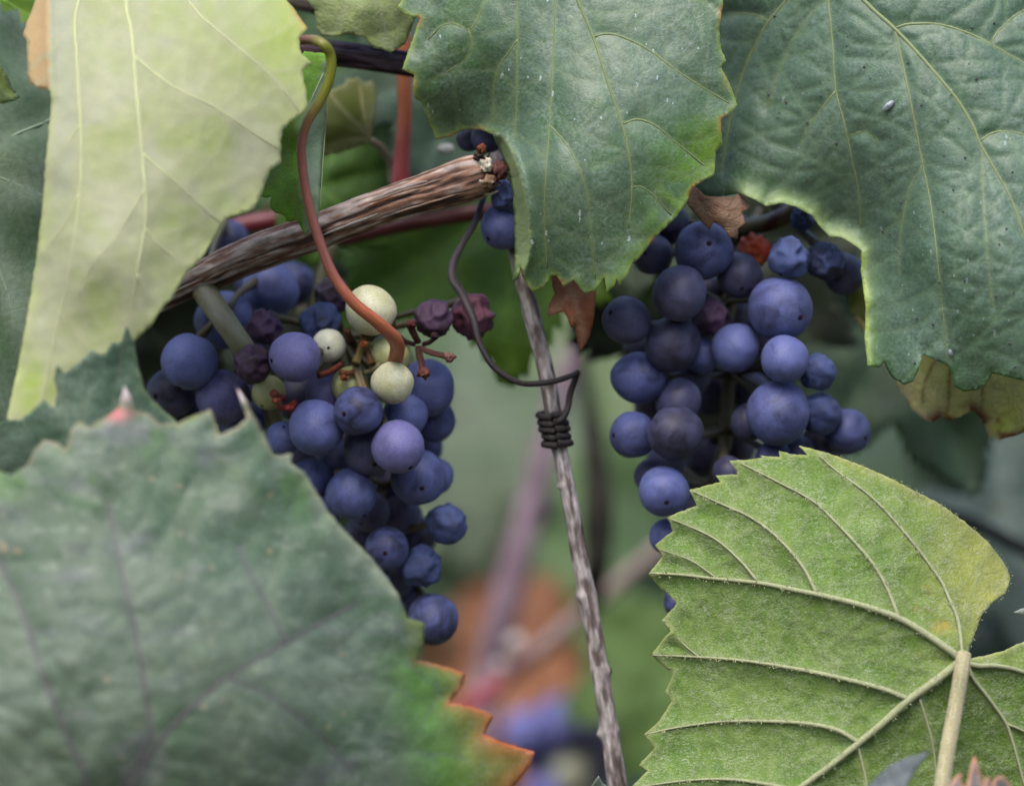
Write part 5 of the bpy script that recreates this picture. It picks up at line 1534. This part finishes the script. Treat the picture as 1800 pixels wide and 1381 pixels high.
pet = [(1694, 1150, -.037), (1690, 1180, -.040), (1680, 1240, -.042), (1667, 1310, -.047), (1654, 1390, -.053), (1640, 1480, -.057)]
rim = [(1476, 803), (1554, 835), (1650, 884), (1738, 953), (1772, 1000), (1776, 1018), (1768, 1042), (1726, 1081), (1702, 1145)]
hairs(lr_root, [(pet, 14, 0.0012), (R_VEINS[0][0][:7], 8, 0.001), (R_VEINS[1][0], 6, 0.0008), (R_VEINS[2][0], 3, 0.0005), (R_VEINS[3][0], 3, 0.0005), (R_VEINS[6][0], 4, 0.0006), (R_VEINS[7][0], 4, 0.0006), (R_VEINS[8][0], 4, 0.0006), (R_VEINS[5][0], 3, 0.0005), (rim, 2, 0.0)], lr_depth, 170, 3)

# leaf tips reaching in at the bottom edge and the right edge
T_OUT = [(1480, 1440), (1524, 1383), (1548, 1358), (1572, 1339), (1602, 1328), (1634, 1319), (1622, 1335), (1610, 1352), (1593, 1383), (1590, 1420), (1640, 1415), (1667, 1383), (1677, 1366), (1689, 1357), (1690, 1374), (1699, 1384), (1705, 1356), (1712, 1326), (1719, 1342), (1725, 1362), (1729, 1384), (1732, 1366), (1740, 1364), (1744, 1384), (1749, 1367), (1762, 1362), (1772, 1372), (1780, 1384), (1850, 1430), (1880, 1560), (1760, 1700), (1580, 1700), (1480, 1580)]


def t_col(P, dv, de, net):
    c = mixc(np.tile(S(82, 92, 94), (len(P), 1)), S(108, 116, 122), sm(fbm(P, 60, 91), .3, .7))
    return mixc(c, S(216, 150, 112), np.exp(-de / 5.0) * sm(P[:, 0], 1640, 1660) * 0.9)


leaf('vine_leaf', 'dark grey leaf with pink edged pointed tips poking in at the bottom right', T_OUT, [(1634, 1319, -.078), (1524, 1383, -.074), (1712, 1326, -.076), (1780, 1384, -.07), (1660, 1500, -.09), (1700, 1700, -.06)], 'soft', t_col, [([(1680, 1650), (1600, 1420), (1560, 1370), (1634, 1322)][:3], 2, 1), ([(1680, 1650), (1715, 1450), (1712, 1335)], 2, 1)], S(130, 128, 126), spacing=6, seed=17)
leaf('vine_leaf', 'tiny pale leaf point at the right edge beside the notch', [(1783, 1076), (1796, 1070), (1815, 1068), (1850, 1060), (1860, 1085), (1820, 1088), (1800, 1083)], [(1783, 1076, -.02), (1850, 1060, -.01), (1820, 1088, -.012)], 'pale', simple_color(S(206, 208, 204), S(190, 196, 190), 20, 2), (), spacing=5, seed=18)
leaf('vine_leaf', 'small pale blue green leaf point at the foot of the grey twig', [(1040, 1381), (1052, 1364), (1058, 1376), (1066, 1381), (1075, 1420), (1040, 1440), (1020, 1410)], [(1052, 1364, -.01), (1075, 1420, 0), (1020, 1410, 0)], 'pale', simple_color(S(160, 176, 178), S(180, 190, 190), 20, 2), (), spacing=5, seed=19)

# lint caught on leaves
ln = link_mesh('lint', V3 * np.array([14, 4, 9]) * PX(.06) * (1 + 0.3 * np.array([mnoise.noise(Vector(v) * 3) for v in V3]))[:, None] + np.array(at(784, 262, 0.05)), F3, M['lint'])
tag(ln, 'white fleck of lint on the dark leaf behind the cane end', 'lint')
